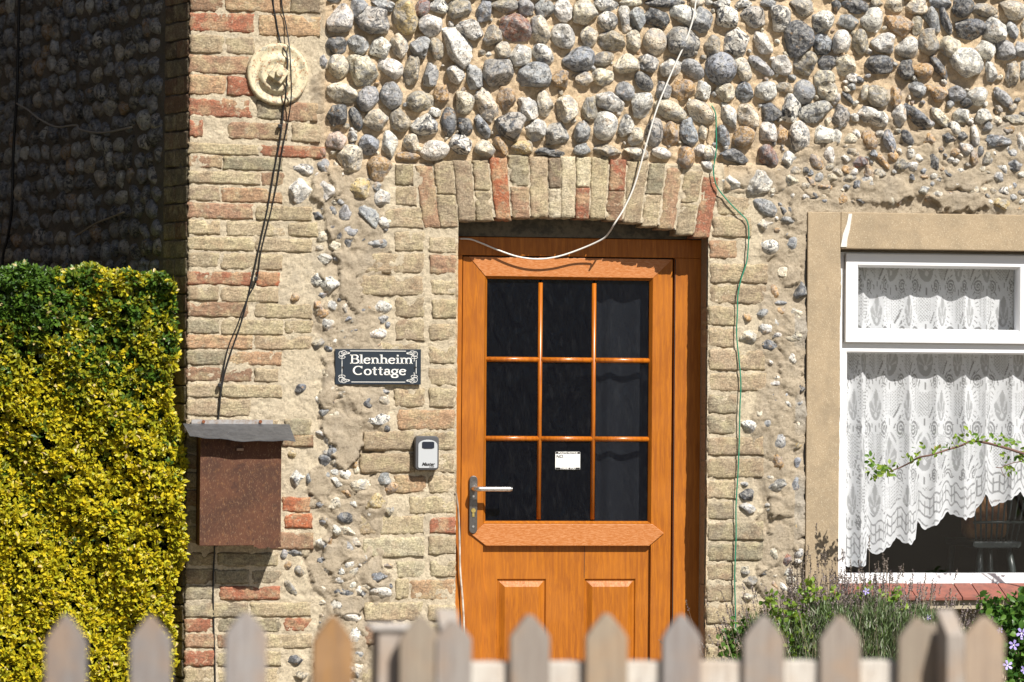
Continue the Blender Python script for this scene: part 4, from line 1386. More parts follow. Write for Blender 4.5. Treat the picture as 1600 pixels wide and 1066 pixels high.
for sx_ in (-1, 1):
    for sz_ in (-1, 1):
        def q(u, v): return (sx_ * (W_ / 2 - u * S), sz_ * (H_ / 2 - v * S))
        for cu, cv, ru, rv, a0, a1 in ((9, 7.5, 3.4, 4, 0, 360), (13.5, 5.5, 4.2, 3, 0, 360), (18, 6.2, 4.8, 1.4, 0, 360), (10.5, 12.5, 5, 2.2, 0, 360)):
            pts_ = [q(cu + ru * math.cos(math.radians(t)), cv + rv * math.sin(math.radians(t))) for t in range(a0, a1 + 1, 24)]
            stroke(bd, pts_, .0016, yy)
        stroke(bd, [q(11, 19), q(10, 14), q(12, 10), q(17, 8), q(23, 5.5)], .0019, yy)
bd.build('scroll_border', m_white, sign)
for px_ in (536, 648.5): a = sg(px_, 574); MB().tube([(a[0], -.004, a[1]), (a[0], -.0075, a[1])], .0042, 10).build('screw', m_gap, sign)
# key safe
m_kgrey = simple('grey_rubber_case', (.075, .075, .08), .5); m_kface = simple('silver_grey_plastic', (.44, .46, .48), .45)
kc = P(666, 708, -.03); kw, kh_ = 37 * S, 53 * S
def rrect(w, h, r, n=5):
    out = []
    for cx_, cz_, a0 in ((w / 2 - r, h / 2 - r, 0), (-w / 2 + r, h / 2 - r, 90), (-w / 2 + r, -h / 2 + r, 180), (w / 2 - r, -h / 2 + r, 270)):
        out += [(cx_ + r * math.cos(math.radians(a0 + 90 * i / n)), cz_ + r * math.sin(math.radians(a0 + 90 * i / n))) for i in range(n + 1)]
    return out[::-1]
keys_ = MB().prism(rrect(kw, kh_, .014), -.022, .028).build('key_safe', m_kgrey, None, bevel=.005, seg=3); keys_.location = (kc.x, -.030, kc.z)
tag(keys_, 'small grey key safe with a pale front fixed on bricks left of the door', 'key box')
def arch_pts(w, h, r):
    o_ = rrect(w, h, .010); return [(x, z) for x, z in o_]
fc = MB(); fw_, fh_ = 30 * S, 44 * S
top = [(fw_ / 2 * math.cos(a), fh_ / 2 - .020 + .020 * math.sin(a)) for a in np.linspace(0, math.pi, 12)]
fc.prism((top + [(-fw_ / 2, -fh_ / 2 + .004), (-fw_ / 2 + .004, -fh_ / 2), (fw_ / 2 - .004, -fh_ / 2), (fw_ / 2, -fh_ / 2 + .004)])[::-1], -.0255, -.020)
fc = fc.build('front_cover', m_kface, keys_, bevel=.001); fc.location = (.002, 0, -.003)
sh_ = MB(); hw_ = 9.5 * S
sh_.prism([(-hw_, .020), (-hw_, .040), (-hw_ + .005, .0425), (hw_ - .005, .0425), (hw_, .040), (hw_, .020), (hw_ - .009, .017), (-hw_ + .009, .017)], -.0275, -.024)
sh_ = sh_.build('shutter', simple('navy_shutter', (.012, .016, .028), .35), keys_); sh_.location = (.003, 0, 0)
text('brand_lettering', 'Master', .017, (.003, -.0258, -.0415), m_gap, keys_, width=21 * S, shear=.35, bold=.0006)
text('brand_lettering', 'Lock', .007, (.016, -.0258, -.0505), m_gap, keys_, width=8 * S, shear=.35, bold=.0002)
# notice on the glass
nc = P(887, 720, YG - .002); nw, nh = 40 * S, 28.5 * S
nt_ = MB().prism(rrect(nw, nh, .003), -.0005, .0008).build('notice_sticker', simple('white_sticker', (.80, .80, .78), .5), None); nt_.location = nc + Vector((0, -.001, 0))
tag(nt_, 'small white notice sticker with black top and bottom bands on the door glass', 'sticker')
for s_ in (1, -1): MB().box(-nw / 2 + .001, nw / 2 - .001, -.0011, -.0006, s_ * (nh / 2 - .0045) - .0038, s_ * (nh / 2 - .0045) + .0038).build('black_band', m_gap, nt_)
text('notice_lettering', 'POLITE NOTICE', .0085, (0, -.0018, nh / 2 - .0045), m_white, nt_, width=31 * S, bold=.0003)
text('notice_lettering', 'THANK YOU', .0085, (0, -.0016, -nh / 2 + .0045), m_white, nt_, width=25 * S, bold=.0003)
text('notice_lettering', 'NO', .0165, (-nw / 2 + .017, -.0012, nh / 2 - .0185), m_gap, nt_, bold=.0002)
m_lg = simple('grey_print', (.32, .32, .33), .6); ln_ = MB(); rr_ = random.Random(3)
for k, wd in enumerate((.052, .048, .040, .010, .064)):
    x = -nw / 2 + .028; z = nh / 2 - .021 - k * .0075; xe2 = x + wd
    while x < xe2:
        w_ = rr_.uniform(.0015, .0035); ln_.box(x, min(x + w_, xe2), -.0012, -.0007, z - .0008, z + .0008); x += w_ + .0012
ln_.build('small_print', m_lg, nt_)

# ================================================================== post box on the wall
m_rust = Mat('rusty_brown_tin'); p = m_rust.pos()
a = m_rust.noise(m_rust.mapping(p, scale=(1, 1, .5)), 90, 5, .75, .4); b2 = m_rust.noise(p, 9, 3, .6); c2 = m_rust.noise(m_rust.mapping(p, scale=(1, 1, .4)), 230, 4, .75)
base = m_rust.mix(m_rust.ramp(b2, .35, .7), (.105, .043, .024), (.062, .028, .018)); base = m_rust.mix(m_rust.ramp(a, .52, .68, 0, .5), base, (.24, .12, .05)); base = m_rust.mix(m_rust.ramp(c2, .56, .66, 0, .55), base, (.30, .19, .11))
base = m_rust.mix(m_rust.ramp(m_rust.noise(p, 30, 3), .6, .7, 0, .7), base, (.05, .022, .016))
m_rust.fin(base, .75, m_rust.bump(a, .4, .0015), spec=.3)
bd_ = .155
A = P(313, 690, -bd_); B_ = P(441, 853, -bd_); A2 = P(440, 690, -bd_)
mbx = Vector(((A.x + A2.x) / 2, 0, B_.z)); bw = A2.x - A.x
zt0 = P(375, 682, -bd_).z; zb = zt0 + .045
box = MB(); x0, x1 = -bw / 2, bw / 2; zrf = P(375, 686, -.215).z; zrb = P(375, 662, -.03).z; h1 = zrf + (zrb - zrf) * (.215 - bd_) / .185 - mbx.z - .010; h0 = zrb - mbx.z - .012
box.add([(x0, -bd_, 0), (x1, -bd_, .002), (x1, -.012, .002), (x0, -.012, 0), (x0, -bd_, h1), (x1, -bd_, h1 - .004), (x1, -.012, h0 - .004), (x0, -.012, h0)],
        [(0, 1, 5, 4), (1, 2, 6, 5), (2, 3, 7, 6), (3, 0, 4, 7), (0, 3, 2, 1), (4, 5, 6, 7)])
pb_ = empty('post_box', 'rusty brown tin post box under a bent grey sheet roof on the brick corner', 'post box', (mbx.x, mbx.y, mbx.z))
box.build('box_body', m_rust.m, pb_, bevel=.002)
m_lead = simple('grey_lead_sheet', (.075, .078, .085), .55, .0, bump=(14, .5, .01), var=(40, (.05, .052, .058)))
rf = MB(); n = 14
fl_ = P(296, 684, -.215); fr_ = P(462, 690, -.215); bl_ = P(286, 662, -.03); br_ = P(452, 663, -.03)
V = []; 
for i in range(n + 1):
    t = i / n
    for s_ in range(5):
        u = s_ / 4; q_ = (bl_.lerp(br_, t)).lerp(fl_.lerp(fr_, t), u)
        wv = .0035 * math.sin(t * 9) * u + .002 * math.sin(t * 21 + 1) * u + (.008 * max(0, .15 - t) * 6 * u)
        V.append(q_ + Vector((0, 0, wv)) - mbx)
nv = len(V); V += [v + Vector((0, .0, -.003)) for v in V]
F = []
for i in range(n):
    for s_ in range(4):
        a_ = i * 5 + s_; F += [(a_, a_ + 1, a_ + 6, a_ + 5), (a_ + nv, a_ + 5 + nv, a_ + 6 + nv, a_ + 1 + nv)]
for i in range(n):
    a_ = i * 5 + 4; F.append((a_, a_ + nv, a_ + 5 + nv, a_ + 5)); a_ = i * 5; F.append((a_, a_ + 5, a_ + 5 + nv, a_ + nv))
for e in (0, n):
    for s_ in range(4): a_ = e * 5 + s_; F.append((a_, a_ + nv, a_ + 1 + nv, a_ + 1))
roof = rf.add(V, F).build('sheet_roof', m_lead, pb_, smooth=False)
for px_, py_ in ((318, 676), (352, 677), (437, 679)):
    q_ = P(px_, py_, -.135) - mbx
    MB().add([(q_.x - .012, q_.y - .02, q_.z - .001 - .006), (q_.x + .010, q_.y - .02, q_.z - .007), (q_.x + .012, q_.y + .0, q_.z + .002), (q_.x - .006, q_.y, q_.z + .002)], [(0, 1, 2, 3)]).build('bird_dropping', m_white, roof)
up_ = MB(); a = P(299, 655.5, -.02) - mbx; b_ = P(426, 664, -.02) - mbx
up_.box(a.x, b_.x, -.028, -.018, b_.z, a.z); ub = up_.build('roof_flange', simple('pale_zinc', (.40, .39, .39), .5, .3, bump=(60, .4, .002), var=(50, (.30, .24, .20))), pb_)
for px_ in (318, 407): q_ = P(px_, 659, -.03) - mbx; MB().tube([(q_.x, -.028, q_.z), (q_.x, -.033, q_.z)], .0065, 8).build('rusty_screw', simple('rust', (.20, .07, .03), .9), ub)
q_ = P(375, 702, -.16) - mbx; MB().box(q_.x - .013, q_.x + .013, -bd_ - .010, -bd_ + .001, q_.z - .006, q_.z + .004).build('latch', simple('tarnished_latch', (.30, .20, .14), .5, .5), pb_, bevel=.002)
# torn tin along the bottom edge
tn = MB(); r_ = random.Random(5)
pts_ = [(x1 - .10 + i * .0085, -.004 - r_.uniform(0, .007) * (1 if 1 < i < 12 else 0)) for i in range(13)]
tn.prism(([(x1 - .10, .006)] + pts_ + [(x1, .006)]), -bd_ - .0015, -bd_ + .0005); tn.build('torn_edge', m_rust.m, pb_)

# ================================================================== tie plate
m_iron = Mat('flaking_cream_paint'); p = m_iron.pos()
base = m_iron.mix(m_iron.ramp(m_iron.noise(p, 60, 4, .7), .50, .62, 0, .75), (.60, .53, .36), (.46, .40, .27)); base = m_iron.mix(m_iron.ramp(m_iron.noise(m_iron.mapping(p, loc=(3, 2, 1)), 75, 4, .75), .55, .60, 0, .85), base, (.33, .15, .07)); base = m_iron.mix(m_iron.ramp(m_iron.noise(m_iron.mapping(p, loc=(8, 2, 6)), 50, 4, .7), .56, .62, 0, .7), base, (.22, .21, .18))
m_iron.fin(base, .6, m_iron.bump(m_iron.noise(p, 90, 4, .7), .5, .002))
tc_ = P(434, 116, -.02); prof = [(.0, -.040), (.020, -.040), (.030, -.028), (.040, -.024), (.050, -.034), (.058, -.037), (.066, -.034), (.072, -.022), (.080, -.018), (.092, -.020), (.103, -.026), (.110, -.026), (.115, -.018), (.116, .004)]
V = []; F = []; n = 56
for r_, y_ in prof:
    for k in range(n): a = 2 * math.pi * k / n; V.append((r_ * math.cos(a) * (1 + .006 * math.sin(3 * a)), y_ + .001 * math.sin(5 * a + r_ * 90), r_ * math.sin(a) * 1.0))
for i in range(len(prof) - 1):
    for k in range(n): F.append((i * n + k, (i + 1) * n + k, (i + 1) * n + (k + 1) % n, i * n + (k + 1) % n))
tie = empty('tie_plate', 'round cream painted iron tie plate on the brick corner pier', 'tie plate', (tc_.x, -.004, tc_.z))
mb = MB().add(V, F).build('disc', m_iron.m, tie, smooth=True)
nut = MB(); rn = .040
pts_ = [(rn * math.cos(math.radians(a)), rn * math.sin(math.radians(a))) for a in (100, 10, -80, -170)]
nut.prism(pts_, -.060, -.030); nut.build('square_nut', m_iron.m, tie, bevel=.003)
MB().tube([(0, -.055, 0), (0, -.078, -.001)], [.017, .012], 10).build('bolt_end', m_iron.m, tie, bevel=.002)

# ================================================================== cables
m_black = simple('black_cable', (.012, .012, .013), .45); m_wcab = simple('white_cable', (.72, .70, .66), .5); m_green = simple('green_wire', (.02, .22, .13), .5); m_oldw = simple('weathered_white_cable', (.60, .54, .47), .7, var=(30, (.35, .28, .22)))
def cable(name, pts, r, m, label, cat='cable', group=None, n=5):
    c3 = [P(a[0], a[1], -a[2]) for a in pts]
    o = MB().tube(smooth_path(c3, n), r, 7).build(name, m, None, smooth=True); o.data.transform(Matrix.Translation(-c3[0])); o.location = c3[0]
    return tag(o, label, cat, group)
cable('black_cable', [(424, -160, 0.019), (426, -10, 0.014), (431, 30, 0.014), (437, 62, 0.014), (443, 76, 0.029), (449, 92, 0.05), (446, 150, 0.05), (443, 168, 0.019), (438, 215, 0.019), (429, 262, 0.015), (418, 325, 0.015), (405, 385, 0.015), (393, 440, 0.014), (378, 500, 0.014), (360, 553, 0.014), (348, 596, 0.014), (341, 655, 0.011), (339, 700, 0.009), (338, 790, 0.009), (335, 860, 0.009), (333, 915, 0.011), (334, 985, 0.009), (336, 1060, 0.009), (336, 1200, 0.009)], .0032, m_black, 'thick black cable that runs down the brick corner pier and on below the post box')
cable('thin_black_cable', [(437, -160, 0.019), (439, -10, 0.019), (447, 40, 0.021), (452, 72, 0.039), (454, 105, 0.065), (455, 150, 0.05), (450, 190, 0.021), (441, 235, 0.019), (432, 290, 0.017), (421, 340, 0.016), (408, 392, 0.016), (401, 436, 0.016), (386, 468, 0.015), (371, 508, 0.015), (356, 545, 0.015), (347, 592, 0.021), (342.5, 640, 0.019)], .0025, m_black, 'thinner black cable that crosses the round tie plate and ends above the post box')
for i, (px_, py_) in enumerate(((343, 602), (400, 436), (437, 197))):
    q_ = P(px_, py_, -.03); o = MB().box(-.006, .006, -.006, .012, -.007, .007).build('cable_clip', m_black, None, bevel=.002); o.location = q_
    tag(o, ['small black cable clip above the post box', 'small black cable clip beside a bright red brick', 'small black cable clip just below the round tie plate'][i], 'cable clip', 'clips holding the black cables')
cable('white_cable', [(1100, -170, .06), (1088, -5, .055), (1075, 55, .055), (1050, 112, .055), (1027, 168, .055), (1010, 225, .05), (992, 288, .035), (975, 326, .03), (960, 350, .03), (952, 363, -.01), (941, 374, -.04), (908, 389, -.07), (872, 401, -.08), (840, 405, -.085), (808, 401, -.09), (776, 390, -.095), (752, 380, -.10), (735, 374, -.105), (718, 373, -.112)], .0033, m_wcab, 'slack white cable hanging across the flint wall and in front of the door head')
cable('white_cable', [(712, 770, .012), (716, 800, -.045), (718, 845, -.095), (719, 890, -.10), (723, 940, -.103), (725, 985, -.10), (724, 1060, -.10), (722, 1190, -.10)], .0040, m_oldw, 'weathered white cable running down the left edge of the door')
cable('green_wire', [(1112, 165, .035), (1118, 178, .04), (1119, 205, .04), (1119, 235, .035), (1115, 262, .03), (1116, 278, .03), (1122, 295, .024), (1140, 317, .024), (1157, 334, .024), (1167, 345, .024), (1170, 362, .024), (1168.5, 395, .023), (1166, 412, .023), (1158, 436, .023), (1153, 460, .023), (1152, 490, .023), (1151, 524, .024), (1155, 565, .023), (1157.5, 600, .023), (1156, 640, .023), (1155, 690, .023), (1153, 740, .023), (1150, 790, .023), (1150, 840, .023), (1148, 900, .024), (1149, 960, .023), (1150, 1060, .023), (1150, 1200, .02)], .0026, m_green, 'thin green wire zigzagging down the brick pier right of the door', 'wire')
def sidept(t, z, out=.02):   # on the side wall
    return Vector((xcorner - math.cos(PHI) * t - math.sin(PHI) * out, math.sin(PHI) * t - math.cos(PHI) * out, z))
def side_from_px(px_, py_):
    lo, hi = 0.0, 3.3
    for _ in range(30):
        m_ = (lo + hi) / 2; a, b_ = side_px(m_, 2.0)
        if a > px_: lo = m_
        else: hi = m_
    t = lo; z = P(px_, py_, math.sin(PHI) * t).z; return t, z
def side_cable(name, pts, r, m, label):
    c3 = [sidept(*side_from_px(a, b_), .03) for a, b_ in pts]
    o = MB().tube(smooth_path(c3, 4), r, 6).build(name, m, None, smooth=True); o.data.transform(Matrix.Translation(-c3[0])); o.location = c3[0]; tag(o, label, 'cable')
side_cable('black_cable', [(38, -150), (37, 0), (36, 80), (35, 150), (32, 200), (30, 250), (29, 320), (23, 370), (14, 420), (12, 600)], .006, m_black, 'dark cable hanging down the shaded flint side wall')
side_cable('thin_wire', [(31, 160), (52, 172), (70, 186), (98, 199), (128, 196), (135, 203), (170, 208), (216, 199)], .004, simple('dull_wire', (.30, .27, .23), .6), 'thin pale wire looped across the shaded flint side wall')
side_cable('dry_tendril', [(128, 370), (160, 350), (180, 342), (205, 332)], .004, simple('dry_stalk', (.30, .25, .18), .8), 'dry plant tendril clinging to the shaded side wall')
# ================================================================== window
YS = -.022      # render band stands proud
m_band = Mat('sanded_render'); p = m_band.pos()
g = m_band.noise(p, 300, 3, .7); base = m_band.mix(m_band.ramp(m_band.noise(p, 12, 4, .6), .35, .7), (.38, .295, .195), (.31, .245, .165)); base = m_band.mix(m_band.ramp(g, .57, .68, 0, .7), base, (.66, .57, .43)); base = m_band.mix(m_band.ramp(g, .3, .42, .5, 0), base, (.20, .15, .09))
base = m_band.mix(m_band.ramp(m_band.noise(m_band.mapping(p, scale=(1, 1, .35), loc=(3, 0, 1)), 16, 5, .7), .52, .7, 0, .45), base, (.25, .20, .14)); m_band.fin(base, .95, m_band.bump(g, .5, .0012, m_band.bump(m_band.noise(p, 25, 4, .6), .4, .006)), spec=.15); m_band = m_band.m
bx0 = P(1258, 640).x; bx1 = P(1309.5, 640).x; bz1 = P(1300, 332).z; biz = P(1400, 390).z; bbz = P(1300, 948).z
band = MB(); band.box(bx0, bx1, YS, .08, bbz, bz1); band.box(bx1 + .0005, wx1 + .3, YS, .08, biz, bz1 + .001)
wsur = band.build('window_surround', m_band, cottage, bevel=.004); wsur.location = -root
MB().box(bx0 - .005, bx0 - .0002, YS + .012, .0, bbz, bz1 - .02).build('dark_joint', m_gap, wsur)
ck = MB(); A = [(1326, 334), (1331.5, 334), (1328, 358), (1324, 374), (1323, 386), (1313.5, 386), (1317, 366), (1323, 350)]
q = [P(a[0], a[1], YS - .002) for a in A]; ck.prism([(v.x, v.z) for v in q], YS - .003, YS + .002); ck.build('sealant_smear', simple('white_sealant', (.66, .63, .58), .6, bump=(60, .6, .004)), wsur)
m_upvc = simple('white_upvc', (.80, .81, .83), .35)
YW = .045
def X_(px_, y=YW, py=600): return P(px_, py, y).x
def Z_(py_, y=YW, px=1450): return P(px, py_, y).z
fr = MB(); ox0 = X_(1310); ox1 = wx1; oz1 = Z_(396); oz0 = Z_(915)
def ring(mb, x0, x1, z0, z1, w, y0, y1, slope=0.0, ws=0.0):
    for k in range(4):
        O = [(x0, z0), (x1, z0), (x1, z1), (x0, z1)]; I = [(x0 + w, z0 + w), (x1 - w, z0 + w), (x1 - w, z1 - w), (x0 + w, z1 - w)]; J = [(x0 + w + ws, z0 + w + ws), (x1 - w - ws, z0 + w + ws), (x1 - w - ws, z1 - w - ws), (x0 + w + ws, z1 - w - ws)]
        a, b_, c, d_ = O[k], O[(k + 1) % 4], I[(k + 1) % 4], I[k]; e, f_ = J[(k + 1) % 4], J[k]
        n = len(mb.v)
        mb.add([(a[0], y0, a[1]), (b_[0], y0, b_[1]), (c[0], y0, c[1]), (d_[0], y0, d_[1]), (e[0], y0 + slope, e[1]), (f_[0], y0 + slope, f_[1]), (a[0], y1, a[1]), (b_[0], y1, b_[1]), (e[0], y1, e[1]), (f_[0], y1, f_[1])],
               [(0, 1, 2, 3), (3, 2, 4, 5), (0, 6, 7, 1), (5, 4, 8, 9), (6, 9, 8, 7)])
trz1, trz0 = Z_(538), Z_(557)
vx1 = X_(1608)
ring(fr, ox0, ox1, oz0, trz1, X_(1322) - ox0, YW, YW + .06, .012, X_(1324.5) - X_(1322))
fr.box(ox0, ox1, YW + .002, YW + .058, trz1 + .0005, trz1 + .006)
fr.box(X_(1323), ox1 - .02, YW + .0005, YW + .055, oz0 + .006, Z_(896)); fr.box(ox0, ox0 + .018, YW + .001, YW + .06, trz1, oz1); fr.box(ox0, ox1, YW + .0015, YW + .06, oz1 - .012, oz1)
fr.box(vx1 + .004, vx1 + .05, YW + .003, YW + .06, trz1 + .007, oz1 - .0125)
window = fr.build('window', m_upvc, cottage); window.location = -root; tag(window, 'white framed cottage window with a lace curtain behind its panes')
v1 = MB(); ring(v1, X_(1320.5, YW - .02), vx1, Z_(536, YW - .02), Z_(397.5, YW - .02), X_(1338) - X_(1320.5), YW - .022, YW + .03, .016, X_(1341.5) - X_(1338))
v1.build('vent_sash', m_upvc, window, bevel=.003)
v2 = MB(); ring(v2, vx1 + .05, wx1 - .02, Z_(536, YW - .02), Z_(397.5, YW - .02), .045, YW - .022, YW + .03, .016, .01); v2.build('vent_sash', m_upvc, window, bevel=.003)
def glass():
    M = Mat('window_glass'); t = M.node('ShaderNodeBsdfTransparent'); M.set(t, 'Color', (.95, .955, .96, 1)); g = M.node('ShaderNodeBsdfGlossy'); M.set(g, 'Roughness', .02)
    fz = M.node('ShaderNodeLayerWeight'); fo = M.math('ADD', M.math('MULTIPLY', M.math('POWER', fz.outputs['Facing'], 4.0), .8), .035); mx = M.node('ShaderNodeMixShader'); M.L(fo, mx.inputs[0]); M.L(t.outputs[0], mx.inputs[1]); M.L(g.outputs[0], mx.inputs[2]); M.L(mx.outputs[0], M.out.inputs['Surface']); return M.m
m_glass = glass()
MB().box(X_(1336), vx1 - .02, YW + .012, YW + .016, Z_(520), Z_(414)).build('window_pane', m_glass, window)
MB().box(X_(1320), wx1 - .01, YW + .030, YW + .034, Z_(898), Z_(553)).build('window_pane', m_glass, window)
MB().box(vx1 + .07, wx1 - .04, YW + .012, YW + .016, Z_(520), Z_(414)).build('window_pane', m_glass, window)
# sill of clay tiles, sloping forward, and the ragged tile course under it
m_clay = simple('red_clay_tile', (.25, .085, .06), .8, bump=(60, .5, .003), var=(25, (.17, .065, .05)))
m_clay2 = simple('clay_tile_edge', (.27, .085, .06), .85, bump=(60, .5, .003))
sill = MB(); ys0, ys1 = -.085, YW + .01; sl0 = P(1500, 933.5, ys0).z; sl1 = P(1500, 918.5, 0).z
slope = (sl1 - sl0) / (0 - ys0)
sill.add([(wx0 + .0, ys0 + .02, sl0 - .045), (wx1, ys0 + .02, sl0 - .045), (wx1, .10, sl0 - .045), (wx0, .10, sl0 - .045), (wx0, ys0 + .02, sl0 - .006), (wx1, ys0 + .02, sl0 - .006), (wx1, .10, sl1 - .006), (wx0, .10, sl1 - .006)], [(0, 1, 5, 4), (1, 2, 6, 5), (2, 3, 7, 6), (3, 0, 4, 7), (0, 3, 2, 1), (4, 5, 6, 7)])
sb = sill.build('window_sill', simple('sill_mortar', (.40, .34, .25), .95, bump=(80, .6, .004)), cottage); sb.location = -root
joints = [wx0 - .03, P(1432, 930, ys0).x, P(1504, 930, ys0).x, P(1532, 930, ys0).x, P(1573, 930, ys0).x] + [P(1573 + 62 * k, 930, ys0).x for k in range(1, 5)]
for i in range(len(joints) - 1):
    a, b_ = joints[i] + .0016, joints[i + 1] - .0016; dd = random.uniform(-.001, .001)
    t = MB(); z0_, z1_ = sl0 + dd, sl0 + slope * (YW - ys0 - .004) + dd
    t.add([(a, ys0, z0_ - .012), (b_, ys0, z0_ - .012), (b_, ys0, z0_), (a, ys0, z0_), (a, YW - .004, z1_), (b_, YW - .004, z1_), (a, YW - .004, z1_ - .012), (b_, YW - .004, z1_ - .012)], [(0, 1, 2, 3), (3, 2, 5, 4), (0, 6, 7, 1), (0, 3, 4, 6), (1, 7, 5, 2), (4, 5, 7, 6)])
    t.build('tile', m_clay, sb, bevel=.0025)
uz1 = P(1500, 941.5, -.06).z; uz0 = P(1500, 948, -.06).z
x = wx0
while x < wx1:
    w = random.uniform(.10, .16); pts_ = [(x, uz1), (x + w - .002, uz1)]; m_ = 9
    pts_ += [(x + (w - .002) * (1 - i / m_), uz0 - random.choice([.0, .002, .003, .012, .009]) * (.6 if i % 2 else 1)) for i in range(m_ + 1)]
    MB().prism(pts_, -.062, .02).build('tile', m_clay2, sb); x += w
o = MB().box(wx0, wx1, -.052, .03, uz1 + .0005, sl0 - .0455).build('mortar_bed', m_mortar, sb)

# ================================================================== lace curtain
yc = .122
cx0, cx1 = P(1319, 600, yc).x, P(1800, 600, yc).x; czt = P(1450, 405, yc).z
W = cx1 - cx0; NX = 400; NZ = 460
bot = [(1319, 900), (1350, 899), (1358, 898), (1359, 868), (1368, 880), (1380, 877), (1385, 872), (1396, 867), (1403, 856), (1404, 851), (1412, 860), (1427, 864), (1434, 855), (1436.5, 824), (1443, 836), (1450, 841), (1457, 834), (1463, 834), (1474, 824), (1486, 810), (1488, 815), (1500, 819), (1508, 824), (1516, 820), (1525, 820), (1527, 806), (1535, 798), (1540, 781), (1547, 790), (1554, 804), (1562, 799), (1572, 795), (1580, 791), (1590, 784), (1598, 779), (1604, 788), (1615, 780), (1630, 760), (1660, 745), (1690, 700), (1720, 660), (1760, 640), (1810, 600)]
u = np.linspace(0, 1, NX); xpx = np.interp(u, [0, 1], [1319, 1800])
bpx = np.interp(xpx, [b_[0] for b_ in bot], [b_[1] for b_ in bot])
pxs = 481 / NX
bpx = bpx + 2.2 * np.abs(np.sin(xpx / 3.3)) - 1.5
vv = np.linspace(0, 1, NZ)
folds = np.array([1319, 1332, 1347, 1359, 1381, 1404, 1420, 1436.5, 1462, 1487, 1506, 1526, 1540, 1562, 1580, 1598, 1622, 1640, 1668, 1690, 1720, 1750, 1785, 1800])
ph = np.interp(xpx, folds, np.arange(len(folds)))
depth = .032 * np.abs(np.sin(ph * math.pi / 2)) + .006 * np.sin(ph * math.pi * .5 + 1) + .004 * np.sin(xpx / 5.0)
arcl = np.concatenate([[0], np.cumsum(np.sqrt((np.diff(u) * W) ** 2 + np.diff(depth) ** 2 * 5.0))]) / S      # cloth coordinate in photo pixels
U_, V_ = np.meshgrid(arcl, vv)
Xg = np.tile(cx0 + u * W, (NZ, 1)); ypx = 405 + (bpx[None] - 405) * vv[:, None]
Zg = czt - (ypx - 405) * S
gather = .35 + .65 * vv[:, None]
Yg = yc + depth[None] * gather + .003 * np.sin(ypx / 23 + xpx[None] / 17)
tp = ypx
PW, PH = 92.0, 152.0
cu_ = (U_ % PW) / PW; cv_ = (tp % PH) / PH
half = (np.floor(U_ / (PW / 2)) % 2)
def ell(cx_, cz_, rx, rz):
    ddx = (U_ - cx_ + PW / 2) % PW - PW / 2; ddz = (tp - cz_ + PH / 2) % PH - PH / 2
    return np.sqrt((ddx / rx) ** 2 + (ddz / rz) ** 2), ddx, ddz
dens = np.full(U_.shape, .50)
mesh_dots = ((np.sin(U_ * 2 * math.pi / 5.2) * np.sin(tp * 2 * math.pi / 5.2)) > .35)
dens = np.where(mesh_dots, .46, .90)                                    # lattice ground
e1, a1, b1 = ell(PW * .5, 30, 15, 28); e2, a2, b2_ = ell(0, 106, 17, 33)
for e_, aa, bb in ((e1, a1, b1), (e2, a2, b2_)):
    dens = np.where(e_ < 1.75, .93, dens)
    dens = np.where((e_ < 1.6) & (np.abs(np.sin(np.arctan2(bb, aa) * 12)) < .30) & (e_ > 1.25), .35, dens)   # ladder ticks
    dens = np.where(e_ < 1.0, .56, dens)                                # sheer oval
    dens = np.where(np.abs(e_ - 1.05) < .09, .97, dens)
    fan = np.arctan2(aa, -(bb - 16)); dens = np.where((e_ < .80) & (bb < 14) & (np.abs(np.sin(fan * 4.5)) > .80) & (bb > -22), .80, dens)
    dens = np.where((((aa / 3.2) ** 2 + ((bb - 18) / 4.5) ** 2) < 1) & (e_ < .9), .92, dens)
# diagonal trellis and scrolls between the ovals
dg = np.abs(((U_ / PW + tp / PH) % 1) - .5) * 2; dg2 = np.abs(((U_ / PW - tp / PH) % 1) - .5) * 2
dens = np.where((dg < .07) | (dg2 < .07), .95, dens); dens = np.where(((dg > .10) & (dg < .17) & (e1 > 1.7) & (e2 > 1.7)), .30, dens)
for (sx_, sz_, rr1) in ((PW * .25, 70, 10), (PW * .75, 70, 10), (PW * .25, 144, 8), (PW * .75, 144, 8)):
    e3, a3, b3 = ell(sx_, sz_, rr1, rr1 * 1.3); an = np.arctan2(b3, a3)
    dens = np.where(e3 < 1.1, .38, dens); dens = np.where((e3 < 1.25) & (np.abs(((e3 * 2 - an / 6.283) % 1) - .5) < .2), .95, dens)
# solid scalloped border near the hem
hem = bpx[None] - ypx
border = hem < 62; dens = np.where(border, .93, dens)
dens = np.where(border & (np.abs(((hem + 4 * np.sin(U_ / 5)) % 15) - 4) < 1.6), .42, dens)
dens = np.where((hem > 20) & (hem < 46) & (np.abs(np.sin(U_ / 3.4)) < .34), .40, dens); dens = np.where(hem < 3, .97, dens)
dens = np.clip(dens * (1 + .05 * vnoise(dens.shape, 9, 77)), 0, 1)
V = np.stack([Xg, Yg, Zg], -1).reshape(-1, 3); idx = np.arange(NX * NZ).reshape(NZ, NX)
F = np.stack([idx[:-1, :-1], idx[1:, :-1], idx[1:, 1:], idx[:-1, 1:]], -1).reshape(-1, 4)
dc = np.repeat(dens.reshape(-1, 1), 3, 1)
M = Mat('lace_net'); att = M.node('ShaderNodeAttribute'); att.attribute_name = 'col'
df = M.node('ShaderNodeBsdfDiffuse'); M.set(df, 'Color', (.91, .92, .94, 1)); tl = M.node('ShaderNodeBsdfTranslucent'); M.set(tl, 'Color', (.70, .73, .75, 1)); m1 = M.node('ShaderNodeMixShader'); M.set(m1, 0, .22); M.L(df.outputs[0], m1.inputs[1]); M.L(tl.outputs[0], m1.inputs[2])
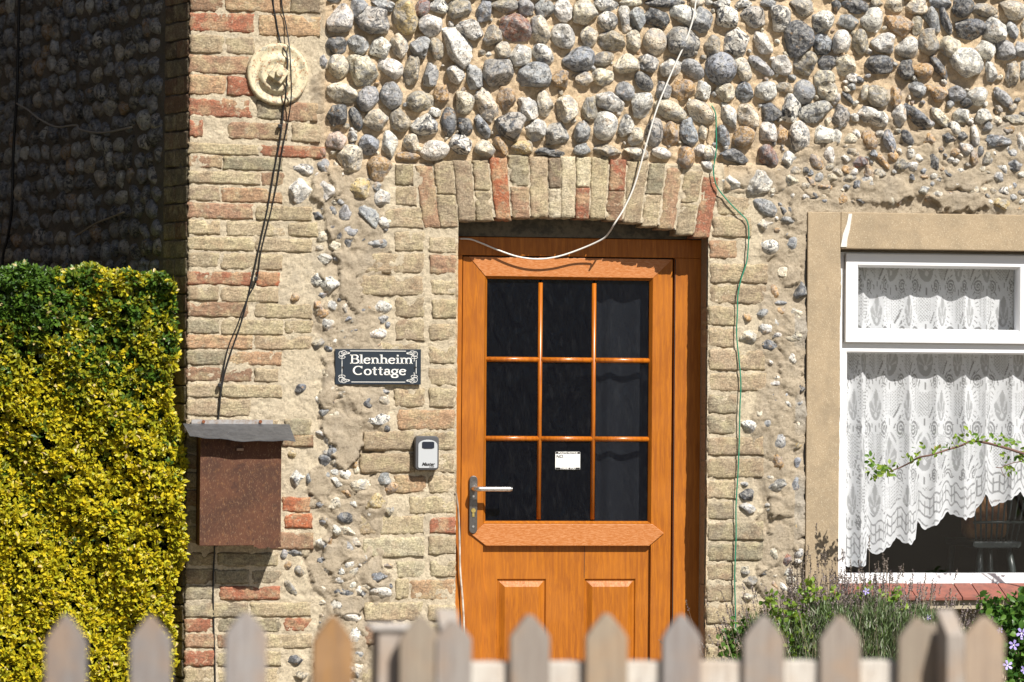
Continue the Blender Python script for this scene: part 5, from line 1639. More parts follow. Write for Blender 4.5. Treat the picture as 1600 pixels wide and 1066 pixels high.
tp_ = M.node('ShaderNodeBsdfTransparent'); mx = M.node('ShaderNodeMixShader'); M.L(att.outputs['Fac'], mx.inputs[0]); M.L(tp_.outputs[0], mx.inputs[1]); M.L(m1.outputs[0], mx.inputs[2]); M.L(mx.outputs[0], M.out.inputs['Surface'])
V0 = np.array([cx0, yc, czt]); cur = obj('lace_curtain', mesh('lace_curtain', V - V0, F, M.m, True, dc)); cur.location = V0
tag(cur, 'white patterned lace curtain with a scalloped slanting hem inside the window', 'curtain')

# ================================================================== the room
m_room = simple('dim_room_wall', (.10, .085, .07), .9); m_floor = simple('dark_carpet', (.05, .04, .035), .95)
rm = MB(); zc = ZT - .1; y0r, y1r = T1 + .002, 3.4; rx0, rx1 = xcorner + .9, XE - .05
rm.box(rx0, rx1, y1r, y1r + .1, 0, zc); rm.box(rx0 - .1, rx0 - .001, y0r, y1r + .1, 0, zc); rm.box(rx1 + .001, rx1 + .1, y0r, y1r + .1, 0, zc); rm.box(rx0 - .1, rx1 + .1, y0r, y1r + .1, zc + .001, zc + .1); rm.box(xR + .12, xR + .22, y0r, y1r - .001, 0, zc - .001)
tag(rm.build('room_walls', m_room), kind='structure')
tag(MB().box(rx0 - .1, rx1 + .1, y0r - .3, y1r + .1, -.06, -.001).build('room_floor', m_floor), kind='structure')
# inner window board
MB().box(wx0, wx1, .11, T1 + .05, oz0 - .03, oz0 - .004).build('window_board', m_upvc, window)
# grey curtain behind the right hand third of the door glass
V = []; n = 60; hx0, hx1 = dx(931, .2), dx(1062, .2)
for j in (0, 1):
    for i in range(n + 1): t = i / n; V.append(((hx1 - hx0) * t, .007 * math.sin(t * 24 + math.sin(t * 9)), j * 1.75))
F = [(i, i + 1, i + n + 2, i + n + 1) for i in range(n)]
dcu = MB().add(V, F).build('door_curtain', simple('grey_curtain', (.30, .31, .33), .9), None, smooth=True); dcu.location = (hx0, .20, .15)
tag(dcu, 'grey curtain hanging dimly behind the right hand panes of the door', 'curtain')
# windsor chair in the room
m_chair = simple('dark_green_painted_wood', (.035, .045, .042), .35); m_cush = simple('brown_cushion', (.32, .16, .06), .9, bump=(30, .5, .01), var=(14, (.16, .06, .03)))
ych = .62
a = P(1520, 848, ych); b_ = P(1592, 848, ych); cxm = (a.x + b_.x) / 2; cz = a.z
ch = empty('windsor_chair', 'dark spindle back chair with brown cushion seen under the lace curtain', 'chair', (cxm, ych, 0))
hw_ = (b_.x - a.x) / 2
seat = MB().prism([(-hw_ * 1.05, cz - .012), (-hw_ * .95, cz - .022), (hw_ * .95, cz - .022), (hw_ * 1.05, cz - .012), (hw_ * 1.05, cz + .006), (-hw_ * 1.05, cz + .006)], -.02, .38); seat.build('seat', m_chair, ch, bevel=.006)
for sx_ in (-1, 1):
    MB().tube([(sx_ * hw_ * .35 if False else sx_ * hw_ * .62, .02, cz - .02), (sx_ * hw_ * .70, .0, cz - .10), (sx_ * hw_ * .78, -.02, cz - .22), (sx_ * hw_ * .95, -.03, 0)], [.011, .016, .012, .011], 9).build('leg', m_chair, ch, smooth=True)
    MB().tube([(sx_ * hw_ * .8, .34, cz - .02), (sx_ * hw_ * .95, .36, cz - .2), (sx_ * hw_ * 1.1, .38, 0)], [.012, .016, .011], 9).build('leg', m_chair, ch, smooth=True)
zt = P(1550, 770, ych).z; zr = P(1550, 816, ych).z
for i in range(9):
    t = -1 + 2 * i / 8
    MB().tube([(t * hw_ * .86, .0, cz), (t * hw_ * 1.12, -.05, zt + .0)], .0042, 6).build('spindle', m_chair, ch, smooth=True)
MB().tube([(-hw_ * 1.08, -.03, zr), (0, -.045, zr + .002), (hw_ * 1.08, -.03, zr)], .0058, 8).build('arm_rail', m_chair, ch, smooth=True)
MB().tube([(-hw_ * 1.2, -.05, zt), (0, -.07, zt + .02), (hw_ * 1.2, -.05, zt)], .014, 8).build('top_rail', m_chair, ch, smooth=True)
cu = MB().box(-hw_ * .9, hw_ * .88, .10, .22, cz + .008, zt - .02).build('cushion', m_cush, ch, bevel=.04, seg=4)
# ================================================================== leaves
def leaf_mat(name, trans=.35, rough=.4):
    M = Mat(name); c, a = attcol(M); p = M.pos()
    base = M.mix(M.ramp(M.noise(p, 300, 2), .35, .7, 0, .25), c, M.mix(.5, c, (.02, .03, .01)))
    M.fin(base, rough, spec=.4); t = M.node('ShaderNodeBsdfTranslucent'); M.L(base, t.inputs['Color'])
    mx = M.node('ShaderNodeMixShader'); M.set(mx, 0, trans); M.L(M.b.outputs[0], mx.inputs[1]); M.L(t.outputs[0], mx.inputs[2]); M.L(mx.outputs[0], M.out.inputs['Surface']); return M.m
m_leaf = leaf_mat('hedge_leaf', .3); m_leaf2 = leaf_mat('soft_leaf', .35)
def leaves(pos, dirs, nor, L, Wd, cols, fold=.25, curl=.12):
    """many small folded leaves: base point, direction along leaf, normal; 6 vertices and 4 faces each"""
    n = len(pos); d = dirs / np.linalg.norm(dirs, axis=1)[:, None]
    s = np.cross(d, nor); s /= np.linalg.norm(s, axis=1)[:, None] + 1e-9; nn = np.cross(s, d)
    L = np.broadcast_to(L, n)[:, None]; Wd = np.broadcast_to(Wd, n)[:, None]
    base = pos; tip = pos + d * L - nn * L * curl; mid = pos + d * L * .5 + nn * L * .0
    l1 = pos + d * L * .38 + s * Wd * .5 + nn * Wd * fold; r1 = pos + d * L * .38 - s * Wd * .5 + nn * Wd * fold
    l2 = pos + d * L * .75 + s * Wd * .38 + nn * Wd * fold * .6 - nn * L * curl * .4; r2 = pos + d * L * .75 - s * Wd * .38 + nn * Wd * fold * .6 - nn * L * curl * .4
    V = np.stack([base, mid, tip, l1, l2, r1, r2], 1).reshape(-1, 3)
    T = np.array([[0, 1, 3], [3, 1, 4], [4, 1, 2], [0, 5, 1], [5, 6, 1], [6, 2, 1]])
    F = (np.arange(n)[:, None, None] * 7 + T[None]).reshape(-1, 3)
    return V, F, np.repeat(cols, 7, 0)
# ------------------------------------------------------------------ hedge
hy = -.10
hx1 = P(280, 700, hy).x; hx0 = hx1 - 1.45; hz = P(150, 421, hy).z
r = np.random.default_rng(5)
N = 12500
side_ = r.random(N)
px_ = r.uniform(hx0, hx1, N); pz_ = r.uniform(.05, hz, N); py_ = hy + np.abs(r.normal(0, .022, N)) + .01
topm = side_ > .86; px_ = np.where(topm, r.uniform(hx0, hx1, N), px_); pz_ = np.where(topm, hz - np.abs(r.normal(0, .012, N)), pz_); py_ = np.where(topm, r.uniform(hy, hy + .5, N), py_)
rs = (side_ > .76) & (side_ <= .86); px_ = np.where(rs, hx1 - np.abs(r.normal(0, .012, N)), px_); py_ = np.where(rs, r.uniform(hy, hy + .45, N), py_)
# rounded top corner, bulging face
bul = .035 * np.sin(px_ * 7 + 1) * np.sin(pz_ * 5) + .02 * np.sin(px_ * 19 + pz_ * 13)
wid = .02 * np.sin(pz_ * 6 + 2) + .016 * np.sin(pz_ * 17); py_ -= bul * (~topm); px_ += wid * np.clip((px_ - hx0) / (hx1 - hx0), 0, 1) ** 2
corner = np.clip((px_ - (hx1 - .14)) / .14, 0, 1) * np.clip((pz_ - (hz - .12)) / .12, 0, 1); pz_ -= corner * .05; px_ -= corner * .03
pz_ += topm * (.012 * np.sin(px_ * 23) + .01 * np.sin(px_ * 51))
tip = np.stack([px_, py_, pz_], 1)
out = np.where(topm[:, None], [0, -.25, 1.0], np.where(rs[:, None], [1.0, -.5, .4], [0, -1.0, .55])) + r.normal(0, .45, (N, 3)); out /= np.linalg.norm(out, axis=1)[:, None]
# colour: green where the old growth shows, yellow on the new shoots
def fld(x, z, s, ph): return np.sin(x * 9 * s + ph) * np.sin(z * 8 * s + ph * 2) + .6 * np.sin(x * 21 * s - z * 17 * s + ph) + .5 * np.sin(z * 37 * s + x * 29 * s)
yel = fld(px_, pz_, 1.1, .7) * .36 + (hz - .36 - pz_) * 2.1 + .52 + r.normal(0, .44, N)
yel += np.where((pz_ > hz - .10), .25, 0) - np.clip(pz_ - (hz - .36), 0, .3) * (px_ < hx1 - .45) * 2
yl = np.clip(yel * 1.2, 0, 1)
pos = []; dirs = []; nors = []; Ls = []; Ws = []; cols = []
for k in range(9):
    ang = r.uniform(0, 6.28, N); a1 = np.cross(out, r.normal(size=(N, 3))); a1 /= np.linalg.norm(a1, axis=1)[:, None]
    back = (k // 2) * .0075 + r.uniform(0, .004, N)
    pos.append(tip - out * back[:, None] + r.normal(0, .003, (N, 3)))
    spread = .5 + .2 * k
    dirs.append(out + a1 * spread); nors.append(out * .5 + np.array([.25, -.8, .75]) + r.normal(0, .45, (N, 3)))
    Ls.append(r.uniform(.016, .028, N) * (1 if k else .75)); Ws.append(r.uniform(.009, .015, N))
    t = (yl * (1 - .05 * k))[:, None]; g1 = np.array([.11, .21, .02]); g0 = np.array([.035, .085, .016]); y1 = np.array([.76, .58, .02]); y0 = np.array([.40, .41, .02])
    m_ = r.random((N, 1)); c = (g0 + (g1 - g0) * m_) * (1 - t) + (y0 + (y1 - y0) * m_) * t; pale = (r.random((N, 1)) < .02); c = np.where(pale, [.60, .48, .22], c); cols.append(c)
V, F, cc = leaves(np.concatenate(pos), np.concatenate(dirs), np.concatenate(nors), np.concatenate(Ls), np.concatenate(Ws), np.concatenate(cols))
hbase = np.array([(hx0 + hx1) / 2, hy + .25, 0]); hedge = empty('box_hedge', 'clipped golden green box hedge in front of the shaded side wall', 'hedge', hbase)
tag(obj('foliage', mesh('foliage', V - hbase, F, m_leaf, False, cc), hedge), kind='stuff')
# stray shoots
# inner dark mass of leaves and twigs
N2 = 24000; q_ = np.stack([r.uniform(hx0 + .0, hx1 - .03, N2), hy + r.uniform(.05, .20, N2), r.uniform(.02, hz - .03, N2)], 1)
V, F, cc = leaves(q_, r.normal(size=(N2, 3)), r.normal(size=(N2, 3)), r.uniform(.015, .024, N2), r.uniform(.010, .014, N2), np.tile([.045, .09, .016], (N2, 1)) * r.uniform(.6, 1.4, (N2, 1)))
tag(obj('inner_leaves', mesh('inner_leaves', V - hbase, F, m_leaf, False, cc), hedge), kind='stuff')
m_twig = simple('twig_bark', (.10, .075, .05), .85); tw = MB()
for k in range(26):
    x = random.uniform(hx0 + .1, hx1 - .1); p_ = [Vector((x, hy + .28, 0))]
    for j in range(5): p_.append(p_[-1] + Vector((random.uniform(-.08, .08), random.uniform(-.05, .03), hz / 5.4)))
    tw.tube([v - Vector(hbase) for v in p_], [.010, .008, .007, .005, .004, .002], 5)
tw.build('branches', m_twig, hedge)['kind'] = 'stuff'
# dense core so that no light comes through
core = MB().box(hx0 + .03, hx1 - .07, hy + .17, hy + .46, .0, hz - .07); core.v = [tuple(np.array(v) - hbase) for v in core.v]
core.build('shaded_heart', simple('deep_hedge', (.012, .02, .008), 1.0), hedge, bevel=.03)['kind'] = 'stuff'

# ------------------------------------------------------------------ ground
m_soil = simple('garden_soil', (.13, .10, .07), .95, bump=(25, .8, .02), var=(4, (.22, .19, .14)))
xs = np.concatenate([[-400, -60, -12], np.linspace(-6, 6, 120), [12, 60, 400]]); ys = np.concatenate([[-400, -80, -30], np.linspace(-16, 1.0, 130), [8, 60, 400]])
X, Y = np.meshgrid(xs, ys); Zn = vnoise(X.shape, 3, 41) * .012 - .02; Zn = np.where((np.abs(X) > 6) | (Y > -.2) | (Y < -16), -.03, Zn)
idx = np.arange(X.size).reshape(X.shape); F = np.stack([idx[:-1, :-1], idx[:-1, 1:], idx[1:, 1:], idx[1:, :-1]], -1).reshape(-1, 4)
tag(obj('ground', mesh('ground', np.stack([X, Y, Zn], -1).reshape(-1, 3), F, m_soil, True)), kind='structure')
m_slab = simple('path_slab', (.34, .31, .27), .9, bump=(50, .5, .004), var=(9, (.26, .24, .20)))
path = obj('garden_path', mesh('garden_path', [(dx(760) - .25, -7.6, -.012), (dx(1050) + .25, -7.6, -.012), (dx(1050) + .25, -.07, -.012), (dx(760) - .25, -.07, -.012)], [(0, 1, 2, 3)], simple('path_bed', (.2, .18, .15), .95))); tag(path, kind='structure')
y = -7.58
while y < -.65:
    MB().box(dx(760) - .2, dx(905) - .006, y, y + .58, -.010, .006).build('slab', m_slab, path, bevel=.004); MB().box(dx(905) + .006, dx(1050) + .2, y + .0, y + .58, -.010, .005).build('slab', m_slab, path, bevel=.004); y += .60

# made-up house, out of view, added to block sky light from the side wall
nb = empty('sky_blocker_house', 'added unseen house wall that keeps sky light off the side wall', 'house', (xcorner - 2.3, 3, 0))
MB().box(-1.4, 0, -9.5, 4.4, 0, 6.5).build('wall', simple('low_bounce_brick', (.075, .065, .060), .95, bump=(40, .5, .004), var=(6, (.05, .045, .04))), nb)  # kept dark so that little light bounces onto the side wall
MB().add([(-3.4, -9.7, 6.501), (.2, -9.7, 6.501), (.2, 4.6, 6.501), (-3.4, 4.6, 6.501), (-1.6, -9.7, 8), (-1.6, 4.6, 8)], [(0, 1, 4), (1, 2, 5, 4), (2, 3, 5), (3, 0, 4, 5), (0, 3, 2, 1)]).build('roof', simple('tile_roof', (.16, .09, .07), .9), nb)
# ------------------------------------------------------------------ fence and gate
YK = -7.2; SK = (YK - CAMP.y) / -CAMP.y
def wood_mat(name):
    M = Mat(name); p = M.pos(); c, a, rnd = objcol(M)
    v = M.mapping(p, scale=(1, 1, .06)); g = M.noise(v, 90, 4, .65, .8); g2 = M.noise(M.mapping(p, scale=(1, 1, .04)), 300, 3, .6)
    base = M.mix(M.ramp(g, .35, .68, 0, .55), c, M.mix(.6, c, (.16, .11, .09))); base = M.mix(M.ramp(g2, .52, .66, 0, .4), base, (.17, .13, .11)); base = M.mix(M.ramp(M.noise(p, 9, 3), .45, .7, 0, .35), base, (.42, .26, .14))
    return M.fin(M.mix(.12, base, (0, 0, 0)), .85, M.bump(g2, .5, .0015, M.bump(g, .4, .003)), spec=.25)
m_wood = wood_mat('weathered_picket')
def picket_mesh(w, tipz, shz, flat):
    mb = MB(); t = .020; hw_ = w / 2
    # front outline (x, z) with a blunt point
    pts_ = [(-hw_, 0), (hw_, 0), (hw_, shz), (hw_ * .78, shz + (tipz - shz) * .30), (hw_ * .18, tipz - .003), (-hw_ * .12, tipz), (-hw_ * .72, shz + (tipz - shz) * .36), (-hw_, shz)]
    mb.prism(pts_, -t / 2, t / 2); return mb
def picket(parent, cpx, wpx, tip, sh, color, dy=0.0, lean=0.0, base=None):
    y = YK + dy; a = P(cpx, 1010, y); w = wpx * S * (y - CAMP.y) / -CAMP.y
    tz = P(cpx, tip, y).z; sz_ = P(cpx, sh, y).z
    o = picket_mesh(w, tz - .06, sz_ - .06, 0).build('picket', m_wood, parent, bevel=.003)
    q = parent.location; o.location = (a.x - q.x, y - q.y, .06); o.rotation_euler = (random.uniform(-.01, .01), lean, random.uniform(-.03, .03)); o.color = color + (1,); return o
GREY = (.29, .265, .245); PALE = (.36, .325, .285); BRN = (.34, .19, .08); WARM = (.33, .28, .22)
fx = P(240, 1010, YK).x
fence = empty('picket_fence', 'weathered grey picket fence standing left of the gate', 'fence', (fx, YK, 0))
for c, w, t, s_, colr in ((-38, 64, 964, 1000, GREY), (-176, 64, 962, 1000, GREY), (100.5, 64, 960, 1003, (.235, .215, .205)), (239.5, 64, 962, 1000, (.255, .235, .225)), (379, 64, 955, 992, (.33, .31, .30)), (515.5, 63, 962, 1003, BRN), (660, 68, 962, 1000, WARM)):
    picket(fence, c, w, t, s_, colr, 0, random.uniform(-.008, .008))
def raily(px_, y): return P(800, px_, y).z
def wbox(name, parent, px0, px1, y, py0, py1, th, colr, bev=.004):
    a = P(px0, (py0 + py1) / 2, y); b_ = P(px1, (py0 + py1) / 2, y); z1 = P((px0 + px1) / 2, py0, y).z; z0 = P((px0 + px1) / 2, py1, y).z; q = parent.location
    o = MB().box(a.x - q.x, b_.x - q.x, y - q.y, y - q.y + th, z0, z1).build(name, m_wood, parent, bevel=bev); o.color = colr + (1,); return o
wbox('rail', fence, -300, 600, YK + .014, 1100, 1150, .04, PALE); wbox('rail', fence, -300, 600, YK + .014, 1500, 1550, .04, PALE)
# left post with a flat lit top
lp = wbox('post', fence, 588, 652, YK + .03, 981, 1660, .09, (.44, .38, .33)); 
cp = wbox('post_cap', fence, 580, 656, YK + .022, 978, 985, .10, (.60, .56, .52), .002)
gate = empty('garden_gate', 'picket garden gate of grey pointed boards on a pale rail below the door', 'gate', (P(1070, 1010, YK).x, YK, 0))
for c, w, t, s_, colr in ((713, 56, 968, 998, (.33, .30, .275)), (829.5, 63, 960, 996, (.31, .275, .24)), (949.5, 66, 958, 996, (.36, .295, .22)), (1070, 62, 960, 998, (.30, .28, .27)), (1192, 66, 962, 1000, (.32, .285, .255)), (1315, 66, 962, 1000, (.33, .285, .245)), (1433, 62, 964, 998, WARM)):
    picket(gate, c, w, t, s_, colr, 0, random.uniform(-.008, .008))
wbox('rail', gate, 700, 1402, YK + .014, 1034, 1092, .045, (.66, .62, .56)); wbox('rail', gate, 700, 1402, YK + .014, 1480, 1540, .045, (.60, .56, .50))
def sloped_post(parent, px0, px1, dark, top0, top1, dy):
    y = YK + dy; a = P(px0, 1010, y).x; b_ = P(px1, 1010, y).x; q = parent.location; z0 = P(px0, top0, y).z; z1 = P(px1, top1, y).z; th = .075
    mb = MB(); X0, X1 = a - q.x, b_ - q.x; Y0 = y - q.y
    mb.add([(X0, Y0, 0), (X1, Y0, 0), (X1, Y0 + th, 0), (X0, Y0 + th, 0), (X0, Y0, z1), (X1, Y0, z1), (X1, Y0 + th, z0), (X0, Y0 + th, z0)], [(0, 1, 5, 4), (1, 2, 6, 5), (2, 3, 7, 6), (3, 0, 4, 7), (4, 5, 6, 7), (0, 3, 2, 1)])
    o = mb.build('post', m_wood, parent, bevel=.003); o.color = (.40, .36, .32, 1); return o
fence2 = empty('picket_fence', 'weathered picket fence right of the gate beside the purple flowers', 'fence', (P(1535, 1010, YK).x, YK, 0))
picket(fence2, 1535, 66, 962, 994, (.42, .33, .25), 0, 0)
for k in range(1, 3): picket(fence2, 1535 + 139 * k, 64, 962, 998, GREY)
wbox('rail', fence2, 1500, 1900, YK + .014, 1120, 1170, .04, PALE); wbox('rail', fence2, 1500, 1900, YK + .014, 1500, 1550, .04, PALE)
sloped_post(fence2, 1480, 1508, 0, 955, 992, -.088); sloped_post(gate, 690, 722, 0, 954, 992, .03)
wbox('stop_block', fence2, 1440, 1476, YK + .03, 975, 1014, .03, WARM); wbox('post_shadow_strip', fence2, 1446, 1478, YK + .10, 1012, 1660, .05, (.10, .085, .08))  # the dark upright stands in for the shadow cast beside the post

# ------------------------------------------------------------------ plants
def blades(pos, top, wd, cols, bend=None):
    """thin upright stalks, crossed ribbons of 2 segments"""
    n = len(pos); V = []; r_ = np.random.default_rng(len(pos)); a = r_.uniform(0, 3.14, n); s = np.stack([np.cos(a), np.sin(a), np.zeros(n)], 1) * wd / 2
    mid = (pos + top) / 2 + (0 if bend is None else bend)
    V = np.stack([pos - s, pos + s, mid - s, mid + s, top - s * .6, top + s * .6], 1).reshape(-1, 3)
    T = np.array([[0, 1, 3, 2], [2, 3, 5, 4]]); F = (np.arange(n)[:, None, None] * 6 + T[None]).reshape(-1, 4); return V, F, np.repeat(cols, 6, 0)
def stuffobj(name, V, F, m, parent, cols, base): return tag(obj(name, mesh(name, V - np.array(base), F, m, False, cols), parent), kind='stuff')
m_stalk = leaf_mat('dry_stalk_fibre', .15, .8)
r = np.random.default_rng(21)
lb = P(1330, 1204, -.42); lav = empty('lavender_bush', 'grey green lavender bush with many dry flower stalks below the window', 'shrub', (lb.x, -.42, 0))
# leafy mound
N = 52000; cxs = P(1335, 1000, -.42).x
tx = r.normal(0, 1, N); lx = cxs + np.clip(tx, -1.8, 1.8) * .215; ly = -.42 + r.normal(0, .10, N)
topz = P(1335, 945, -.42).z - ((lx - cxs) / .44) ** 2 * .12 + .02 * np.sin(lx * 31)
lz_ = topz * (1 - np.abs(r.normal(0, .30, N))); lz_ = np.maximum(lz_, .05)
pos = np.stack([lx, ly, lz_], 1); dr = np.stack([r.normal(0, .35, N), r.normal(0, .35, N) - .15, np.ones(N)], 1)
cA = np.array([.17, .24, .11]); cB = np.array([.36, .38, .28]); cC = np.array([.11, .17, .05]); t = r.random((N, 1)); cl = np.where(t < .5, cA, np.where(t < .8, cC, cB)) * r.uniform(.7, 1.25, (N, 1))
V, F, cc = leaves(pos, dr, r.normal(size=(N, 3)), r.uniform(.020, .038, N), r.uniform(.0028, .0048, N), cl, .1, .1); stuffobj('foliage', V, F, m_leaf2, lav, cc, (lb.x, -.42, 0))
N = 820; sx_ = cxs + r.normal(0, .19, N); sy = -.42 + r.normal(0, .10, N); b0 = np.stack([sx_, sy, np.full(N, .25)], 1)
h = P(1335, 935, -.42).z - ((sx_ - cxs) / .42) ** 2 * .10 + r.normal(0, .045, N); h = np.where(r.random(N) < .06, h + .05, h)
t0 = np.stack([sx_ + r.normal(0, .05, N) + (sx_ - cxs) * .25, sy + r.normal(0, .04, N), h], 1)
V, F, cc = blades(b0, t0, .0022, np.array([[.30, .25, .17]]) * r.uniform(.6, 1.3, (N, 1))); stuffobj('flower_stalks', V, F, m_stalk, lav, cc, (lb.x, -.42, 0))
pos = []; dr = []; cl = []
for k in range(22):
    f = np.linspace(0, 1, 22)[k]; pos.append(t0 - (t0 - b0) / np.linalg.norm(t0 - b0, axis=1)[:, None] * (f * .042)[..., None] if False else t0 - (t0 - b0) / np.linalg.norm(t0 - b0, axis=1)[:, None] * (f * .040)); dr.append(r.normal(0, .8, (N, 3)) + [0, 0, .8])
    cl.append(np.array([[.235, .20, .185]]) * r.uniform(.5, 1.4, (N, 1)) + np.array([[.02, 0, .04]]) * (r.random((N, 1)) < .25))
pos = np.concatenate(pos); V, F, cc = leaves(pos, np.concatenate(dr), r.normal(size=pos.shape), .0065, .0042, np.concatenate(cl), .2, .1); stuffobj('seed_heads', V, F, m_stalk, lav, cc, (lb.x, -.42, 0))
# extra dry wands against the render band and the sill
wands = empty('dry_flower_stems', 'tall dry brown flower stems standing against the foot of the render band', 'dry stems', (P(1300, 1204, -.2).x, -.22, 0)); wb = (wands.location.x, -.22, 0)
N = 120; wx = r.uniform(1225, 1400, N); b0 = np.array([list(P(a, 1100, -.2)) for a in wx]); b0[:, 1] += r.normal(0, .03, N); b0[:, 2] = .1
tp = np.array([list(P(a + r.uniform(-14, 14), 905 + r.normal(0, 22) - 25 * (r.random() < .2), -.2)) for a in wx]); tp[:, 1] += r.normal(0, .03, N)
V, F, cc = blades(b0, tp, .0024, np.array([[.26, .21, .16]]) * r.uniform(.6, 1.3, (N, 1))); stuffobj('stems', V, F, m_stalk, wands, cc, wb)
pos = np.concatenate([tp - (tp - b0) / np.linalg.norm(tp - b0, axis=1)[:, None] * (.003 * k) for k in range(16)]); V, F, cc = leaves(pos, r.normal(0, .8, pos.shape) + [0, 0, .8], r.normal(size=pos.shape), .008, .005, np.array([[.16, .13, .11]]) * r.uniform(.5, 1.4, (len(pos), 1)), .2, .1); stuffobj('seed_heads', V, F, m_stalk, wands, cc, wb)
def bush(name, label, cat, pts, n, rad, L, Wd, cA, cB, yw, seed, kinds='foliage', updir=.3):
    r = np.random.default_rng(seed); C_ = np.array([list(P(a, b_, yw)) for a, b_ in pts]); base = C_.mean(0); base[2] = 0; e = empty(name, label, cat, base)
    k = r.integers(0, len(C_), n); pos = C_[k] + r.normal(0, rad, (n, 3)); dr = r.normal(0, 1, (n, 3)) + [0, -.4, updir]; t = r.random((n, 1)); cl = (np.array(cA) * (1 - t) + np.array(cB) * t) * r.uniform(.75, 1.2, (n, 1))
    V, F, cc = leaves(pos, dr, r.normal(size=(n, 3)) + [0, -1.2, .8], r.uniform(L * .7, L * 1.25, n), r.uniform(Wd * .7, Wd * 1.25, n), cl); stuffobj(kinds, V, F, m_leaf2, e, cc, base)
    st_ = MB()
    for c in C_: st_.tube([Vector((c[0] + r.uniform(-.03, .03), c[1] + .02, .0)) - Vector(base), Vector(((c[0] + base[0]) / 2, c[1] + .01, c[2] * .6)) - Vector(base), Vector(c) - Vector(base)], [.003, .0024, .0012], 5)
    st_.build('stems', simple('green_stem', (.10, .13, .04), .7), e)['kind'] = 'stuff'; return e
GA, GB = (.10, .22, .025), (.28, .38, .05)
bush('leafy_plant', 'bright green lobed leafy plant rising through the left of the lavender', 'plant', [(1204, 940), (1212, 958), (1208, 975), (1222, 990), (1238, 950), (1245, 965), (1262, 920), (1264, 935), (1240, 1000), (1255, 985), (1225, 1020), (1300, 930), (1292, 955), (1235, 1030), (1262, 1010), (1206, 990)], 420, .016, .021, .017, GA, GB, -.55, 31)
bush('leafy_plant', 'small dark green leafy plant at the foot of the brick pier', 'plant', [(1150, 990), (1162, 985), (1172, 975), (1140, 1000), (1138, 1020), (1155, 1030), (1170, 1010), (1135, 1045), (1160, 1060), (1180, 1040)], 330, .017, .022, .018, (.05, .13, .02), (.13, .26, .04), -.4, 32)
bush('leafy_plant', 'bright green leaves in front of the clay tile sill', 'plant', [(1380, 932), (1390, 940), (1402, 928), (1376, 955), (1395, 965), (1350, 925), (1410, 950)], 150, .012, .020, .015, GA, GB, -.5, 33)
peri = bush('periwinkle', 'glossy green periwinkle with purple flowers right of the fence', 'plant', [(1590, 955), (1570, 968), (1585, 985), (1600, 1000), (1560, 985), (1545, 1000), (1575, 1010), (1590, 1030), (1560, 1030), (1600, 1050), (1575, 1055), (1620, 970), (1625, 1010), (1640, 1040), (1650, 960), (1660, 1000), (1548, 950), (1590, 1080), (1560, 1080), (1630, 1080), (1610, 940), (1600, 960), (1612, 1025)], 1500, .028, .032, .022, (.035, .11, .018), (.14, .27, .04), -.5, 34)
bush('trailing_shoot', 'pale trailing shoot curling under the clay tiles', 'plant', [(1545, 955), (1556, 962), (1565, 952), (1538, 965), (1575, 958)], 60, .010, .022, .014, (.16, .30, .04), (.42, .42, .12), -.45, 35)
tb = MB(); tb.tube(smooth_path([P(1545, 1010, -.46), P(1543, 975, -.47), P(1552, 950, -.47), P(1562, 957, -.47), P(1566, 985, -.46)], 5), .0022, 6)
tb.tube(smooth_path([P(1536, 972, -.47), P(1542, 952, -.47), P(1556, 946, -.48), P(1566, 950, -.47)], 5), .0022, 6)
o = tb.build('curled_stem', simple('pale_stem', (.45, .40, .18), .6), None); o.data.transform(Matrix.Translation(-P(1545, 1010, -.46))); o.location = P(1545, 1010, -.46); tag(o, 'pale curled tendril stems hanging below the clay tile sill', 'stem')
m_petal = simple('violet_petal', (.36, .30, .66), .5); m_fc = simple('flower_centre', (.75, .72, .62), .6)
def flower(px_, py_, yw, s, label, tilt=0):
    c = P(px_, py_, yw); e = empty('periwinkle_flower', label, 'flower', c, 'purple periwinkle flowers')
    for k in range(5):
        a = 2 * math.pi * k / 5 + .3; d_ = Vector((math.cos(a), -.18, math.sin(a))); t = Vector((-math.sin(a), 0, math.cos(a)))
        V = [d_ * s * .12, d_ * s * .6 + t * s * .30, d_ * s + t * s * .32, d_ * s * 1.02 - t * s * .10, d_ * s * .6 - t * s * .22]; V = [v + Vector((0, -.002, 0)) for v in V]
        pe = MB().add(V + [v + Vector((0, .0012, 0)) for v in V], [(0, 1, 2, 3, 4), (9, 8, 7, 6, 5)]).build('petal', m_petal, e)
    MB().tube([(0, -.001, 0), (0, .012, 0)], [s * .18, s * .08], 6).build('flower_tube', m_fc, e); e.rotation_euler = (random.uniform(-.5, .3), random.uniform(-1, 1), random.uniform(-.5, .5)); return e
for i, (a, b_, s_) in enumerate(((1596, 990, .022), (1584, 1008, .019), (1574, 1040, .019), (1598, 1047, .015), (1562, 985, .012), (1620, 1000, .02), (1622, 1045, .018))):
    flower(a, b_, -.56, s_, ['purple periwinkle flower, highest of those at the right edge', 'purple periwinkle flower just below the highest one', 'purple periwinkle flower low down beside the last picket', 'small dark purple periwinkle flower low at the right edge', 'small pale flower bud beside the last picket tip', 'purple periwinkle flower just outside the right edge', 'purple periwinkle flower low outside the right edge'][i])
e1 = flower(1353, 924, -.56, .013, 'lone purple flower in front of the window frame'); e2 = flower(1450, 965, -.56, .012, 'lone purple flower in the lavender near the gate')
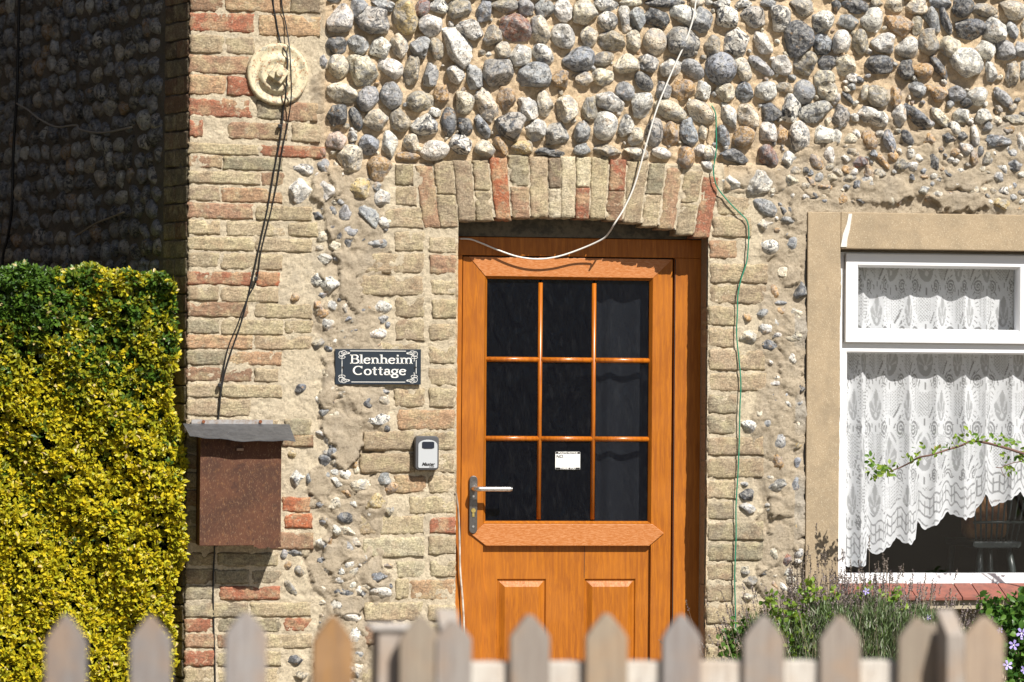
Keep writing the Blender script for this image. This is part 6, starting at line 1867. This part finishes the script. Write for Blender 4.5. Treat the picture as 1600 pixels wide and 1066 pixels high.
# rose branch across the curtain
rp = [(1720, 1190), (1712, 980), (1690, 820), (1650, 745), (1610, 714), (1590, 706), (1560, 697), (1535, 691), (1516, 690), (1503, 696), (1480, 703), (1455, 711), (1436, 715), (1420, 724), (1408, 730), (1395, 735), (1388, 738)]
yr = [-.30] * 17; c3 = [P(a, b_, -.30 + .03 * math.sin(i)) for i, (a, b_) in enumerate(rp)]
rb = c3[0]; ros = empty('rose_branch', 'arching reddish twig with young green leaves crossing the lace curtain', 'branch', rb)
mb = MB(); pp = smooth_path([v - rb for v in c3], 4); mb.tube(pp, list(np.linspace(.0065, .0022, len(pp))), 6)
s3 = [P(1610, 725, -.30), P(1590, 722, -.31), P(1573, 727, -.31), P(1564, 731, -.31), P(1556, 730, -.31)]; mb.tube(smooth_path([P(1660, 760, -.30) - rb] + [v - rb for v in s3], 4), .0018, 5)
mb.tube(smooth_path([P(1564, 731, -.31) - rb, P(1566, 738, -.31) - rb, P(1571, 746, -.31) - rb], 3), .0013, 5)
mb.build('twig', simple('reddish_bark', (.14, .075, .055), .7), ros, smooth=True)
r = np.random.default_rng(8)
cl_pts = [(1362, 722, 11, 7), (1370, 730, 13, 9), (1358, 732, 8, 7), (1378, 733, 9, 8), (1366, 742, 8, 6), (1390, 735, 8, 6), (1400, 726, 5, 6), (1424, 712, 8, 8), (1432, 708, 5, 6), (1436, 720, 3, 3), (1442, 698, 4, 6), (1462, 706, 8, 8), (1470, 696, 5, 7), (1488, 692, 6, 7), (1503, 684, 8, 9), (1514, 677, 5, 7), (1508, 692, 6, 7), (1528, 682, 9, 9), (1532, 690, 5, 6), (1546, 677, 4, 6), (1556, 690, 5, 7), (1568, 686, 7, 8), (1576, 694, 5, 6), (1585, 690, 4, 6), (1590, 708, 7, 7), (1593, 716, 6, 7), (1573, 712, 4, 6), (1580, 735, 5, 6), (1570, 726, 5, 6), (1610, 700, 8, 8), (1630, 725, 9, 9), (1660, 750, 10, 10), (1690, 800, 10, 12)]
pos = []; 
for a, b_, n, sp in cl_pts:
    for k in range(int(n * 1.0)): pos.append(list(P(a + r.normal(0, sp * .55), b_ + r.normal(0, sp * .5), -.30 + r.normal(0, .012))))
pos = np.array(pos); n = len(pos); dr = r.normal(0, 1, (n, 3)) * [1, .6, .8] + [0, -.2, -.25]; t = r.random((n, 1)); cl = (np.array([.08, .19, .02]) * (1 - t) + np.array([.32, .44, .06]) * t); cl = np.where(r.random((n, 1)) < .06, [.40, .33, .10], cl)
V, F, cc = leaves(pos, dr, r.normal(size=(n, 3)) * .6 + [0, -1, .5], r.uniform(.017, .028, n), r.uniform(.009, .014, n), cl); stuffobj('leaves', V, F, m_leaf2, ros, cc, rb)
